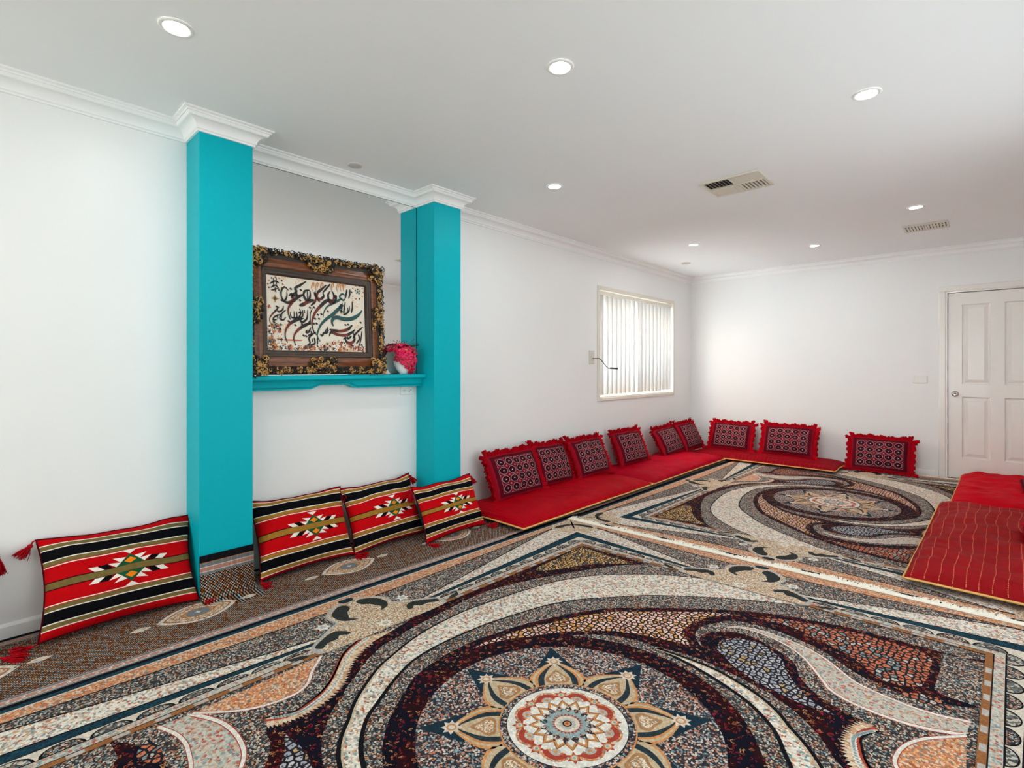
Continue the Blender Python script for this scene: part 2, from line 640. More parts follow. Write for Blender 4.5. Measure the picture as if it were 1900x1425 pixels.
def bevel(o, w=.004, seg=2):
    md = o.modifiers.new('bevel', 'BEVEL')
    md.width = w
    md.segments = seg
    md.limit_method = 'ANGLE'
    return o


def frame_m(origin, ex, ey, tilt=0.0, roll=0.0):
    ex, ey = Vector(ex).normalized(), Vector(ey).normalized()
    ez = ex.cross(ey)
    m = Matrix((ex, ey, ez)).transposed().to_4x4()
    m.translation = Vector(origin)
    return m @ Matrix.Rotation(roll, 4, 'Z') @ Matrix.Rotation(-tilt, 4, 'X')


def sm(pts, n=5, closed=False):
    """Catmull-Rom through the points"""
    P = [Vector(p) for p in pts]
    N = len(P)
    out = []
    for i in range(N if closed else N - 1):
        g = (lambda k: P[k % N]) if closed else (lambda k: P[min(max(k, 0), N - 1)])
        a, b, c, d = g(i - 1), g(i), g(i + 1), g(i + 2)
        for j in range(n):
            t = j / n
            out.append(0.5 * ((2 * b) + (c - a) * t + (2 * a - 5 * b + 4 * c - d) * t * t + (3 * b - a - 3 * c + d) * t ** 3))
    if not closed:
        out.append(P[-1])
    return [tuple(p) for p in out]


# ------------------------------------------------------------------ room shell
RX, RY0, RY1, RZ = 3.80, -4.40, 7.35, 2.53
WY0, WY1, WZ0, WZ1 = 4.90, 6.75, 0.865, 2.105      # window opening in the left wall
DX0, DX1, DZ = 2.89, 3.71, 2.04                    # door opening in the back wall
GX0, GX1, GZ0, GZ1 = 0.55, 3.25, 0.10, 2.15        # glazed door behind the camera


def wall_hole(mb, org, ex, ez, n, L, H, a0, a1, b0, b1, th=.12):
    """wall plane with a rectangular opening, thickness away from the room"""
    o, ex, n = Vector(org), Vector(ex), Vector(n)
    ez = Vector((0, 0, 1))
    for back in (0, 1):
        off = -n * th * back
        xs, zs = [0, a0, a1, L], [0, b0, b1, H]
        for i in range(3):
            for j in range(3):
                if i == 1 and j == 1:
                    continue
                q = [o + off + ex * xs[i + p] + ez * zs[j + r] for p, r in ((0, 0), (1, 0), (1, 1), (0, 1))]
                mb.add(q, [(0, 1, 2, 3)])
    for (p, q) in (((a0, b0), (a1, b0)), ((a1, b0), (a1, b1)), ((a1, b1), (a0, b1)), ((a0, b1), (a0, b0))):
        A, B = o + ex * p[0] + ez * p[1], o + ex * q[0] + ez * q[1]
        mb.add([A, B, B - n * th, A - n * th], [(0, 1, 2, 3)])


b = MB()
b.box((-.2, RY0 - .2, -.1), (RX + .2, RY1 + .2, 0))
tag(b.build('floor', 'floor_carpet'), 'beige carpeted floor under the rugs', kind='structure')
b = MB()
b.box((-.2, RY0 - .2, RZ), (RX + .2, RY1 + .2, RZ + .1))
tag(b.build('ceiling', 'ceiling_white'), 'flat white painted ceiling', kind='structure')
b = MB()
wall_hole(b, (0, RY0, 0), (0, 1, 0), None, (1, 0, 0), RY1 - RY0, RZ, WY0 - RY0, WY1 - RY0, WZ0, WZ1)
tag(b.build('wall_left', 'wall_white', recalc=False), 'long white wall with the pillars and the window', kind='structure')
b = MB()
wall_hole(b, (0, RY1, 0), (1, 0, 0), None, (0, -1, 0), RX, RZ, DX0, DX1, 0.0, DZ)
tag(b.build('wall_back', 'wall_white', recalc=False), 'white end wall with the panelled door', kind='structure')
b = MB()
wall_hole(b, (RX, RY1, 0), (0, -1, 0), None, (-1, 0, 0), RY1 - RY0, RZ, RY1 - 4.0, RY1 - .8, .35, 2.25)
tag(b.build('wall_right', 'wall_white', recalc=False), 'white wall opposite the pillars', kind='structure')
b = MB()
wall_hole(b, (RX, RY0, 0), (-1, 0, 0), None, (0, 1, 0), RX, RZ, RX - GX1, RX - GX0, GZ0, GZ1)
tag(b.build('wall_front', 'wall_white', recalc=False), 'white wall behind the viewer', kind='structure')

PX, PA, PB = .22, (.832, 1.097), (2.370, 2.631)
path = [(0, RY0), (0, PA[0]), (PX, PA[0]), (PX, PA[1]), (0, PA[1]), (0, PB[0]), (PX, PB[0]), (PX, PB[1]), (0, PB[1]), (0, RY1), (RX, RY1), (RX, RY0)]


def sweep(path, prof, closed=True):
    mb = MB()
    N = len(path)
    K = len(prof)

    def nrm(i):
        (x0, y0), (x1, y1) = path[i % N], path[(i + 1) % N]
        d = Vector((x1 - x0, y1 - y0)).normalized()
        return Vector((d.y, -d.x))
    for i in range(N):
        if closed or 0 < i < N - 1:
            n1, n2 = nrm(i - 1), nrm(i)
            off = (n1 + n2) / (1 + n1.dot(n2))
        else:
            off = nrm(0) if i == 0 else nrm(N - 2)
        for p, z in prof:
            mb.v.append((path[i][0] + off.x * p, path[i][1] + off.y * p, z))
    for i in range(N if closed else N - 1):
        j = (i + 1) % N
        for k in range(K - 1):
            mb.f.append((i * K + k, j * K + k, j * K + k + 1, i * K + k + 1))
            mb.m.append(0)
    return mb


prof = [(0, -.090), (.010, -.090), (.010, -.080), (.014, -.078)]
for k in range(9):       # cove then ogee
    t = k / 8
    prof.append((.016 + .040 * (1 - math.cos(t * PI / 2)), -.076 + .040 * math.sin(t * PI / 2)))
prof += [(.060, -.034), (.064, -.026), (.066, -.020), (.072, -.020), (.072, -.012), (.078, -.010), (.085, -.008), (.085, 0)]
tag(sweep(path, [(p, RZ + z) for p, z in prof]).build('trim_1', 'cornice_white'), 'white moulded cornice running around the ceiling and the pillars', kind='structure')
bprof = [(0, 0), (.014, 0), (.014, .058), (.010, .066), (.004, .070), (0, .070)]
tag(sweep([(0, RY0), (0, PA[0])], bprof, False).build('baseboard_left', 'cornice_white'), 'low white skirting board on the pillar wall', kind='structure')
tag(sweep([(0, PB[1]), (0, RY1), (DX0 - .065, RY1)], bprof, False).build('baseboard_back', 'cornice_white'), 'low white skirting board around the far corner', kind='structure')

# ---- window with its frame, panes and crank
win = tag(thing('window_1', (0, (WY0 + WY1) / 2, WZ0), 'cream framed sliding window in the white side wall', None), kind='structure')
win.pop('category', None)


def rect_ring(mb, y0, y1, z0, z1, w, x0, x1, mi=0):
    mb.box((x0, y0, z0), (x1, y0 + w, z1), mi)
    mb.box((x0, y1 - w, z0), (x1, y1, z1), mi)
    mb.box((x0, y0 + w, z0), (x1, y1 - w, z0 + w), mi)
    mb.box((x0, y0 + w, z1 - w), (x1, y1 - w, z1), mi)


def local(o, parent):
    o.matrix_parent_inverse = parent.matrix_world.inverted()
    return o


def wpart(mb, name, mat, parent, smooth=False, bev=0):
    """part given in world coordinates under a thing"""
    o = mb.build(name, mat, parent, smooth)
    bpy.context.view_layer.update()
    o.matrix_parent_inverse = parent.matrix_world.inverted()
    if bev:
        bevel(o, bev)
    return o


b = MB()
rect_ring(b, WY0 - .034, WY1 + .036, WZ0 - .036, WZ1 + .035, .036, .0005, .014)
wpart(b, 'architrave', 'trim_cream', win, bev=.004)
b = MB()
rect_ring(b, WY0, WY1, WZ0, WZ1, .03, -.10, -.07)
b.box((-.098, 5.80, WZ0 + .03), (-.072, 5.84, WZ1 - .03))
wpart(b, 'window_frame', 'trim_cream', win, bev=.002)
for y0, y1 in ((WY0 + .03, 5.80), (5.84, WY1 - .03)):
    b = MB()
    b.box((-.087, y0, WZ0 + .03), (-.083, y1, WZ1 - .03))
    wpart(b, 'pane', 'window_glass', win)
b = MB()
b.box((-.07, WY0, WZ0), (.0, WY1, WZ0 + .012))
wpart(b, 'window_sill', 'trim_cream', win)

b = MB()
b.box((-.95, WY0 - 1.2, 2.02), (-.13, WY1 + 1.2, 2.10))
b.box((-.98, WY0 - 1.2, 1.95), (-.95, WY1 + 1.2, 2.14))
tag(b.build('trim_2', 'eave_tan'), 'tan painted eave over the window outside', kind='structure')

blind = thing('vertical_blind', (-.035, (WY0 + WY1) / 2, WZ0), 'white vertical fabric blind hanging inside the cream window frame', 'blind')
b = MB()
b.box((-.058, WY0 + .005, WZ1 - .062), (-.012, WY1 - .005, WZ1 - .022))
wpart(b, 'headrail', 'trim_cream', blind, bev=.004)
random.seed(4)
NS = 18
for i in range(NS):
    y = WY0 + .06 + i * (WY1 - WY0 - .12) / (NS - 1)
    ang = (66, 52, 40, 36, 33, 34, 30, 44, 66, 30, 28, 27, 26, 28, 27, 26, 24, 20)[i]
    a = math.radians(ang)
    b = MB()
    hw = .050
    n = 6
    zs = (WZ0 + .035 + random.uniform(-.004, .004), WZ1 - .062)
    for z in zs:
        for k in range(n + 1):
            t = -1 + 2 * k / n
            bow = .006 * (1 - t * t)
            px, py = hw * t, bow
            b.v.append((-.036 + px * math.sin(a) + py * math.cos(a), y + px * math.cos(a) - py * math.sin(a), z))
    for k in range(n):
        b.f.append((k, k + 1, n + 2 + k, n + 1 + k))
        b.m.append(0)
    s = wpart(b, 'slat', 'blind_fabric', blind, True)
    md = s.modifiers.new('thick', 'SOLIDIFY')
    md.thickness = .0012
b = MB()
for i in range(NS - 1):
    y = WY0 + .06 + i * (WY1 - WY0 - .12) / (NS - 1)
    st = (WY1 - WY0 - .12) / (NS - 1)
    b.tube([(-.02, y + st * t / 4, WZ0 + .045 - .012 * math.sin(PI * t / 4)) for t in range(5)], .0012, 4)
wpart(b, 'bottom_chain', 'plate_white', blind)

# crank winder plate on the wall beside the window
ck = thing('shutter_winder', (0, 4.745, 1.318), 'beige wall plate with a bent crank handle left of the window', 'winder')
b = MB()
b.box((0, 4.70, 1.25), (.012, 4.79, 1.40))
wpart(b, 'wall_plate', 'plate_beige', ck, bev=.003)
b = MB()
b.box((.012, 4.725, 1.285), (.020, 4.765, 1.365))
wpart(b, 'winder_cover', 'plate_beige', ck, bev=.003)
b = MB()
b.tube([(.018, 4.745, 1.312), (.10, 4.75, 1.312), (.112, 4.755, 1.305), (.19, 4.775, 1.21), (.20, 4.78, 1.205), (.22, 4.785, 1.205)], .005, 8)
crank_arm = wpart(b, 'crank_arm', 'dark_steel', ck, True)
b = MB()
b.tube([(.218, 4.785, 1.205), (.30, 4.81, 1.20)], .0085, 10)
wpart(b, 'grip', 'black_grip', crank_arm, True)

# ---- door
door = tag(thing('door_1', (DX0, RY1, 0), 'white four-panel door with a round knob at the far wall', None), kind='structure')
b = MB()
yb = RY1
for x0, x1, z0, z1 in ((DX0 - .062, DX0 - .004, 0, DZ + .004), (DX1 + .004, DX1 + .062, 0, DZ + .004), (DX0 - .062, DX1 + .062, DZ + .004, DZ + .062)):
    b.box((x0, yb - .016, z0), (x1, yb - .0005, z1))
wpart(b, 'architrave', 'door_white', door, bev=.005)
b = MB()
b.box((DX0 - .004, yb - .006, 0), (DX0 + .012, yb + .1, DZ))
b.box((DX1 - .012, yb - .006, 0), (DX1 + .004, yb + .1, DZ))
b.box((DX0 + .012, yb - .006, DZ - .012), (DX1 - .012, yb + .1, DZ + .004))
wpart(b, 'jamb', 'door_white', door)
# leaf built as stiles and rails so that the panels are truly recessed
fy, by = yb + .004, yb + .040
lx0, lx1, lz1 = DX0 + .018, DX1 - .018, DZ - .019
cols = [(lx0 + .112, lx0 + .338), (lx1 - .338, lx1 - .112)]
rows = [(.235, .895), (1.03, 1.895)]
b = MB()
b.box((lx0, fy, .012), (cols[0][0], by, lz1))
b.box((cols[0][1], fy, .012), (cols[1][0], by, lz1))
b.box((cols[1][1], fy, .012), (lx1, by, lz1))
for c0, c1 in cols:
    for z0, z1 in ((.012, rows[0][0]), (rows[0][1], rows[1][0]), (rows[1][1], lz1)):
        b.box((c0, fy, z0), (c1, by, z1))
leaf = wpart(b, 'door_leaf', 'door_white', door)
for c0, c1 in cols:
    for z0, z1 in rows:
        b = MB()
        rings = [(0, 0), (.010, .012), (.020, .012), (.050, .003)]
        for ins, d in rings:
            b.v += [(c0 + ins, fy + d, z0 + ins), (c1 - ins, fy + d, z0 + ins), (c1 - ins, fy + d, z1 - ins), (c0 + ins, fy + d, z1 - ins)]
        for r in range(3):
            for k in range(4):
                k2 = (k + 1) % 4
                b.f.append((r * 4 + k, r * 4 + k2, r * 4 + 4 + k2, r * 4 + 4 + k))
                b.m.append(0)
        b.f.append((12, 13, 14, 15))
        b.m.append(0)
        wpart(b, 'panel', 'door_white', leaf)
b = MB()
b.lathe([(.0, 0), (.030, 0), (.032, -.004), (.030, -.010), (.013, -.014), (.012, -.030), (.022, -.036), (.029, -.046), (.029, -.056), (.020, -.064), (.010, -.066), (.008, -.062), (0, -.062)], 24, c=(DX0 + .075, fy, .925), axis='y', cap=False)
kn = wpart(b, 'knob', 'steel', leaf, True)
kn['label'] = 'polished steel door knob'
b = MB()
b.box((DX0, RY1 + .1, -.02), (DX1, RY1 + .13, DZ))
tag(b.build('trim_3', 'door_white'), 'white door stop board behind the door leaf', kind='structure')

# ---- glazed sliding door behind the viewer
gd = tag(thing('window_2', ((GX0 + GX1) / 2, RY0, GZ0), 'wide glazed sliding door behind the viewer', None), kind='structure')
b = MB()
for x0, x1, z0, z1 in ((GX0, GX0 + .05, GZ0, GZ1), (GX1 - .05, GX1, GZ0, GZ1), (1.87, 1.93, GZ0, GZ1), (GX0, GX1, GZ0, GZ0 + .06), (GX0, GX1, GZ1 - .05, GZ1)):
    b.box((x0, RY0 - .10, z0), (x1, RY0 - .05, z1))
wpart(b, 'window_frame', 'trim_cream', gd)
for x0, x1 in ((GX0 + .05, 1.87), (1.93, GX1 - .05)):
    b = MB()
    b.box((x0, RY0 - .077, GZ0 + .06), (x1, RY0 - .073, GZ1 - .05))
    wpart(b, 'pane', 'window_glass', gd)

wd = tag(thing('added_window', (RX, 2.4, .35), 'added wide window, unseen, in the wall to the right of the viewer', None), kind='structure')  # unseen window, added to bring in light from the right
b = MB()
for y0, y1, z0, z1 in ((.8, .85, .35, 2.25), (3.95, 4.0, .35, 2.25), (2.37, 2.43, .35, 2.25), (.85, 3.95, .35, .40), (.85, 3.95, 2.20, 2.25)):
    b.box((RX + .05, y0, z0), (RX + .09, y1, z1))
wpart(b, 'window_frame', 'trim_cream', wd)
for y0, y1 in ((.85, 2.37), (2.43, 3.95)):
    b = MB()
    b.box((RX + .068, y0, .40), (RX + .072, y1, 2.20))
    wpart(b, 'pane', 'window_glass', wd)

# ---- turquoise pillars, mirror, mantel shelf
for (y0, y1), lab in ((PA, 'turquoise painted pillar nearer the viewer, left of the mirror'), (PB, 'turquoise painted pillar right of the mirror and the flower pot')):
    b = MB()
    b.box((.0005, y0, .0), (PX, y1, RZ - .004))
    o = b.build('pillar', 'turquoise')
    bevel(o, .003)
    tag(o, lab, 'pillar', 'turquoise pillars beside the mirror')
SZ = 1.165
mir = thing('mirror', (0, 1.733, SZ), 'large frameless wall mirror between the two turquoise pillars', 'mirror')
b = MB()
b.box((.003, PA[1] + .004, SZ + .001), (.0075, PB[0] - .005, 2.437))
wpart(b, 'mirror_pane', 'mirror_glass', mir)
b = MB()
b.box((.001, PA[1] + .0005, SZ + .001), (.0025, PB[0] - .0005, 2.4395))
b.box((.001, PB[0] - .0048, SZ + .001), (.0078, PB[0] - .0005, 2.4395))
b.box((.001, PA[1] + .0005, 2.4372), (.0078, PB[0] - .0005, 2.4395))
wpart(b, 'edge_strip', 'dark_gap', mir)

sh = thing('mantel_shelf', (0, 1.733, 1.07), 'turquoise mantel shelf with a moulded edge under the mirror', 'shelf')
ys0, ys1 = PA[1] + .001, PB[0] - .001
b = MB()
b.box((.001, ys0, SZ - .030), (.128, ys1, SZ))
o = wpart(b, 'shelf_board', 'turquoise', sh)
bevel(o, .008, 3)


def fascia(name, xs, zt, zb, lift):
    """moulded band below the board, its lower edge raised in the middle in an S curve"""
    b = MB()
    N = 64
    for i in range(N + 1):
        y = ys0 + (ys1 - ys0) * i / N
        d = abs(y - 1.66)
        k = 0 if d > .17 else (1 if d < .09 else .5 + .5 * math.cos(PI * (d - .09) / .08))
        zl = zb + lift * k
        cy = [(0.001, zt), (xs[1], zt), (xs[1] - .003, zt - .008), (xs[0] + .012, zl + .018), (xs[0], zl + .008), (xs[0], zl), (.001, zl)]
        b.v += [(x, y, z) for x, z in cy]
    K = 7
    for i in range(N):
        for k in range(K):
            k2 = (k + 1) % K
            b.f.append((i * K + k, i * K + k2, (i + 1) * K + k2, (i + 1) * K + k))
            b.m.append(0)
    b.f += [tuple(range(K)), tuple(N * K + k for k in range(K))]
    b.m += [0, 0]
    return wpart(b, name, 'turquoise', sh)


fascia('moulding', (.072, .094), SZ - .030, SZ - .090, .024)


def socket(name, c, ex, n, w, h, lab, cat, kind='outlet'):
    """small wall plate; c centre on the wall, ex along the wall, n into the room"""
    m = frame_m(c, ex, (0, 0, 1))
    t = thing(name, None, lab, cat, matrix=m)
    b = MB()
    b.box((-w / 2, -h / 2, .0004), (w / 2, h / 2, .0105))
    bevel(b.build('cover_plate', 'plate_white', t), .002)
    for s in (-1, 1):
        b = MB()
        cx = s * w * .22
        b.box((cx - .016, -h * .30, .009), (cx + .016, h * .30, .0115))
        face = bevel(b.build('rocker' if kind == 'switch' else 'outlet_face', 'plate_white', t), .001)
        if kind != 'switch':
            b = MB()
            for a, dx in ((.5, -.006), (-.5, .006)):
                b.box((cx + dx - .0012, -.002, .0113), (cx + dx + .0012, .007, .0119))
            b.box((cx - .001, -.012, .0113), (cx + .001, -.005, .0119))
            b.build('slots', 'dark_gap', face)
    return t


socket('wall_socket', (.0005, 2.278, 1.040), (0, 1, 0), None, .112, .060, 'white double power outlet tucked under the mantel shelf', 'outlet')
socket('wall_socket', (.0005, 2.765, .285), (0, 1, 0), None, .112, .070, 'white power outlet low on the wall right of the far pillar', 'outlet')
socket('light_switch', (2.665, RY1 - .0005, 1.078), (1, 0, 0), None, .125, .078, 'white twin switch plate on the wall beside the door', 'switch', 'switch')

# ---- ceiling fittings
LENS = None


def downlight(x, y, lab):
    t = thing('ceiling_downlight', (x, y, RZ), lab, 'downlight', 'round recessed downlights in the ceiling')
    global LENS
    if LENS is None:
        b = MB()
        b.lathe([(.043, -.002), (.046, -.006), (.056, -.006), (.060, -.003), (.061, -.0006)], 32, cap=False)
        r = b.mesh('trim_ring', ['plate_white'], True)
        b = MB()
        b.lathe([(0.0001, -.004), (.030, -.004), (.043, -.0022), (.043, -.001), (.0001, -.001)], 32, cap=False)
        LENS = (r, b.mesh('lamp_lens', ['lamp_lens'], True))
    for n_, me in zip(('trim_ring', 'lens'), LENS):
        o = bpy.data.objects.new(n_, me)
        COL.objects.link(o)
        o.parent = t
    l = bpy.data.lights.new('downlight_beam', 'AREA')
    l.shape = 'DISK'
    l.size = .085
    l.energy = DOWNLIGHT_W
    l.color = (.93, .985, 1.0)
    lo = bpy.data.objects.new('downlight_beam', l)
    COL.objects.link(lo)
    lo.parent = t
    lo.location = (0, 0, -.012)
    return t


downlight(.917, .56, 'glowing round downlight in the ceiling in front of the near turquoise pillar')
downlight(1.845, 1.777, 'largest and brightest round downlight, high in the middle of the ceiling')
downlight(2.79, 2.955, 'glowing round downlight on the right side of the ceiling, nearest the viewer there')
downlight(.917, 2.92, 'glowing round downlight in the ceiling right of the far turquoise pillar')
downlight(2.79, 5.32, 'glowing round downlight just in front of the small ceiling grille')
downlight(.917, 5.325, 'glowing round downlight in the ceiling near the window')
downlight(1.855, 6.255, 'glowing round downlight nearest the end wall')
downlight(2.79, .56, 'round downlight above the viewer')
downlight(1.845, -1.2, 'round downlight in the ceiling behind the viewer')
downlight(.917, -1.82, 'round downlight behind the viewer on the pillar side')

for (x, y, r, lab) in ((.213, 1.729, .048, 'small flat grey disc on the ceiling above the mirror'), (.441, 6.204, .058, 'small flat cream disc on the ceiling near the far corner')):
    t = thing('ceiling_disc', (x, y, RZ), lab, 'ceiling cover', 'blank round covers on the ceiling')
    b = MB()
    b.lathe([(.001, -.012), (r * .8, -.012), (r * .86, -.009)], 28, cap=False)
    b.build('cover', 'grey_disc', t, True)
    b = MB()
    b.lathe([(r * .86, -.009), (r * .9, -.010), (r, -.006), (r, -.0005)], 28, cap=False)
    b.build('rim', 'plate_beige', t, True)

v1 = thing('air_vent', (1.905, 3.76, RZ), 'square cream ceiling air vent with two louvred and two blank quarters', 'vent')
b = MB()
w, d = .20, .18
rr = .022
for x0, x1, y0, y1 in ((-w, w, -d, -d + rr), (-w, w, d - rr, d), (-w, -w + rr, -d + rr, d - rr), (w - rr, w, -d + rr, d - rr), (-.008, .008, -d + rr, d - rr), (-w + rr, w - rr, -.008, .008)):
    b.box((x0, y0, -.014), (x1, y1, -.0005))
bevel(b.build('frame', 'vent_cream', v1), .003)
b = MB()
b.box((-w + rr, -d + rr, -.003), (w - rr, d - rr, -.0008))
b.build('backing', 'dark_gap', v1)
for (x0, x1, y0, y1) in ((-w + rr, -.008, .008, d - rr), (.008, w - rr, -d + rr, -.008)):
    b = MB()
    b.box((x0, y0, -.010), (x1, y1, -.004))
    b.box((x0 + .02, y0 + .02, -.0125), (x1 - .02, y1 - .02, -.010))
    bevel(b.build('blank_panel', 'vent_cream', v1), .002)
for (x0, x1, y0, y1, n, along) in ((-w + rr, -.008, -d + rr, -.008, 7, 0), (.008, w - rr, .008, d - rr, 7, 1)):
    for k in range(n):
        b = MB()
        cx = x0 + (x1 - x0) * (k + .5) / n
        hw = .0065
        z0, z1 = -.013, -.004
        sl = .008 if along else -.008
        b.add([(cx - hw, y0, z0), (cx - hw + .002, y0, z0), (cx - hw + .002, y1, z0), (cx - hw, y1, z0),
               (cx - hw + sl, y0, z1), (cx - hw + sl + .002, y0, z1), (cx - hw + sl + .002, y1, z1), (cx - hw + sl, y1, z1)] if not along else
              [(cx - hw, y0, z0), (cx + hw * .6, y0, z0), (cx + hw * .6, y1, z0), (cx - hw, y1, z0), (cx - hw, y0, z1), (cx + hw * .6, y0, z1), (cx + hw * .6, y1, z1), (cx - hw, y1, z1)],
              [(0, 1, 2, 3), (4, 7, 6, 5), (0, 4, 5, 1), (1, 5, 6, 2), (2, 6, 7, 3), (3, 7, 4, 0)])
        b.build('louvre', 'vent_cream', v1)

v2 = thing('air_grille', (2.80, 6.11, RZ), 'small pale ceiling grille with rows of short fins near the door', 'vent')
b = MB()
w, d, rr = .165, .15, .018
for x0, x1, y0, y1 in ((-w, w, -d, -d + .05), (-w, w, d - .05, d), (-w, -w + rr, -d + .05, d - .05), (w - rr, w, -d + .05, d - .05), (-.007, .007, -d + .05, d - .05), (-w + rr, w - rr, -.004, .004)):
    b.box((x0, y0, -.010), (x1, y1, -.0005))
bevel(b.build('frame', 'plate_beige', v2), .003)
b = MB()
b.box((-w + rr, -d + .05, -.002), (w - rr, d - .05, -.0008))
b.build('backing', 'dark_gap', v2)
for sx in (-1, 1):
    for sy in (-1, 1):
        for k in range(6):
            b = MB()
            x = sx * (.018 + k * .0225)
            y0, y1 = (.004, d - .05) if sy > 0 else (-d + .05, -.004)
            b.box((x - .0075, y0, -.010), (x + .0075, y1, -.0025))
            b.build('fin', 'vent_cream', v2)

# ------------------------------------------------------------------ rugs
UV_SHEAR = ((.027), (.035))      # the woven rugs lie very slightly out of square


def inv_sh(p):
    u, v = p[0], p[1] - .02
    det = 1 - .027 * .035
    return ((u - .027 * v) / det, (v - .035 * u) / det)


class Rug:
    def __init__(s, mats):
        s.mb = MB()
        s.mats = mats
        s.idx = {m: i for i, m in enumerate(mats)}
        s.xf = lambda p: p
        s.dz = .00008
        s.z0 = .0078

    def mi(s, m):
        if m not in s.idx:
            s.idx[m] = len(s.mats)
            s.mats.append(m)
        return s.idx[m]

    def tri(s, pts, layer, mat):
        q = [s.xf(p) for p in pts]
        z = s.z0 + s.dz * layer
        vv = [Vector((x, y, 0)) for x, y in q]
        tr = tessellate_polygon([vv])
        area = sum(q[i - 1][0] * q[i][1] - q[i][0] * q[i - 1][1] for i in range(len(q)))
        fs = []
        for t in tr:
            a, b_, c = (q[i] for i in t)
            cr = (b_[0] - a[0]) * (c[1] - a[1]) - (b_[1] - a[1]) * (c[0] - a[0])
            fs.append(t if cr > 0 else (t[0], t[2], t[1]))
        s.mb.add([(x, y, z) for x, y in q], fs, s.mi(mat))

    def strip(s, pts, w, layer, mat, w1=None):
        P = [Vector(p) for p in pts]
        N = len(P)
        L, R = [], []
        for i in range(N):
            t = P[min(i + 1, N - 1)] - P[max(i - 1, 0)]
            if t.length < 1e-9:
                continue
            t.normalize()
            n = Vector((-t.y, t.x))
            ww = (w if w1 is None else w + (w1 - w) * i / (N - 1)) / 2
            L.append(P[i] + n * ww)
            R.append(P[i] - n * ww)
        for i in range(len(L) - 1):
            s.quad(L[i], R[i], R[i + 1], L[i + 1], layer, mat)

    def quad(s, a, b_, c, d, layer, mat):
        q = [s.xf(tuple(p)) for p in (a, b_, c, d)]
        z = s.z0 + s.dz * layer
        ar = sum(q[i - 1][0] * q[i][1] - q[i][0] * q[i - 1][1] for i in range(4))
        s.mb.add([(x, y, z) for x, y in q], [(0, 1, 2, 3) if ar > 0 else (0, 3, 2, 1)], s.mi(mat))

    def band(s, A, B, layer, mat):
        """fill between two polylines"""
        s.tri(list(A) + list(reversed(list(B))), layer, mat)

    def disc(s, c, r, layer, mat, n=40, sq=1.0, rot=0.0):
        ca, sa = math.cos(rot), math.sin(rot)
        pts = []
        for k in range(n):
            a = 2 * PI * k / n
            x, y = r * math.cos(a), r * sq * math.sin(a)
            pts.append((c[0] + x * ca - y * sa, c[1] + x * sa + y * ca))
        s.tri(pts, layer, mat)

    def star(s, c, r0, r1, n, layer, mat, rot=0.0):
        s.tri([(c[0] + (r1 if k % 2 else r0) * math.cos(rot + PI * k / n), c[1] + (r1 if k % 2 else r0) * math.sin(rot + PI * k / n)) for k in range(2 * n)], layer, mat)


I = lambda L: [inv_sh(p) for p in L]
rot2 = lambda L: [(-x, -y) for x, y in L]

W_OUT = I([(0, -.62), (-.1, -.632), (-.2, -.637), (-.27, -.632), (-.35, -.61), (-.43, -.58), (-.5, -.535), (-.56, -.475), (-.615, -.425), (-.67, -.36), (-.75, -.24), (-.785, -.15), (-.83, -.01), (-.853, .14), (-.855, .32), (-.835, .47), (-.80, .67), (-.75, .87), (-.67, 1.05), (-.56, 1.2), (-.39, 1.36), (-.2, 1.48), (0, 1.58), (.15, 1.62)])
W_IN = I([(0, -.62), (-.06, -.612), (-.15, -.60), (-.24, -.58), (-.33, -.55), (-.41, -.515), (-.48, -.465), (-.53, -.415), (-.57, -.35), (-.61, -.285), (-.65, -.21), (-.69, -.11), (-.705, .01), (-.70, .16), (-.68, .32), (-.64, .49), (-.59, .66), (-.51, .81), (-.40, .95), (-.26, 1.11), (-.1, 1.24), (.01, 1.32), (.18, 1.43), (.34, 1.51), (.46, 1.58)])
D1_OUT = I([(-.33, -.45), (-.42, -.40), (-.48, -.35), (-.53, -.28), (-.58, -.20), (-.61, -.12), (-.625, 0), (-.62, .13), (-.60, .24), (-.56, .40), (-.50, .55), (-.43, .70), (-.34, .84), (-.25, .93), (-.14, 1.03), (.02, 1.16), (.14, 1.25), (.26, 1.32), (.38, 1.37), (.49, 1.405), (.58, 1.43), (.77, 1.445), (.98, 1.46)])
DARK_LOW = I([(-.36, .45), (-.28, .55), (-.2, .615), (-.1, .655), (0, .67), (.08, .69), (.16, .705), (.24, .70), (.31, .69), (.37, .68), (.44, .665), (.50, .64), (.56, .605), (.62, .555), (.66, .51), (.69, .465), (.73, .425), (.76, .375)])
D2_IN = rot2(I([(-.80, -.285), (-.84, -.22), (-.88, -.13), (-.89, -.06), (-.91, .06), (-.92, .18), (-.935, .37), (-.93, .57), (-.86, .81), (-.78, 1.0), (-.69, 1.19), (-.59, 1.36), (-.47, 1.49)]))
PALE_OUT = I([(.14, .80), (.10, .84), (.07, .90), (.07, .97), (.10, 1.04), (.14, 1.11), (.21, 1.15), (.30, 1.165), (.39, 1.16), (.47, 1.14), (.55, 1.11), (.63, 1.05), (.70, 1.01), (.77, .99), (.84, .99), (.92, 1.02), (.98, 1.05)])
PALE_IN = I([(.14, .80), (.105, .86), (.105, .91), (.14, .98), (.21, 1.025), (.28, 1.03), (.35, 1.01), (.41, .98), (.47, .93), (.50, .86), (.54, .81), (.58, .775), (.62, .75), (.66, .735), (.70, .73), (.735, .715)])
DARK_R = I([(.735, .715), (.715, .67), (.705, .62), (.705, .57), (.72, .51), (.75, .45), (.77, .42), (.82, .375), (.87, .325), (.91, .265), (.935, .195), (.95, .11), (.97, .0), (.985, -.05)])
FEATHER_B = I([(1.0, .20), (.98, .26), (.94, .325), (.87, .39), (.81, .45), (.77, .51), (.75, .57), (.74, .62), (.755, .66), (.78, .70)])
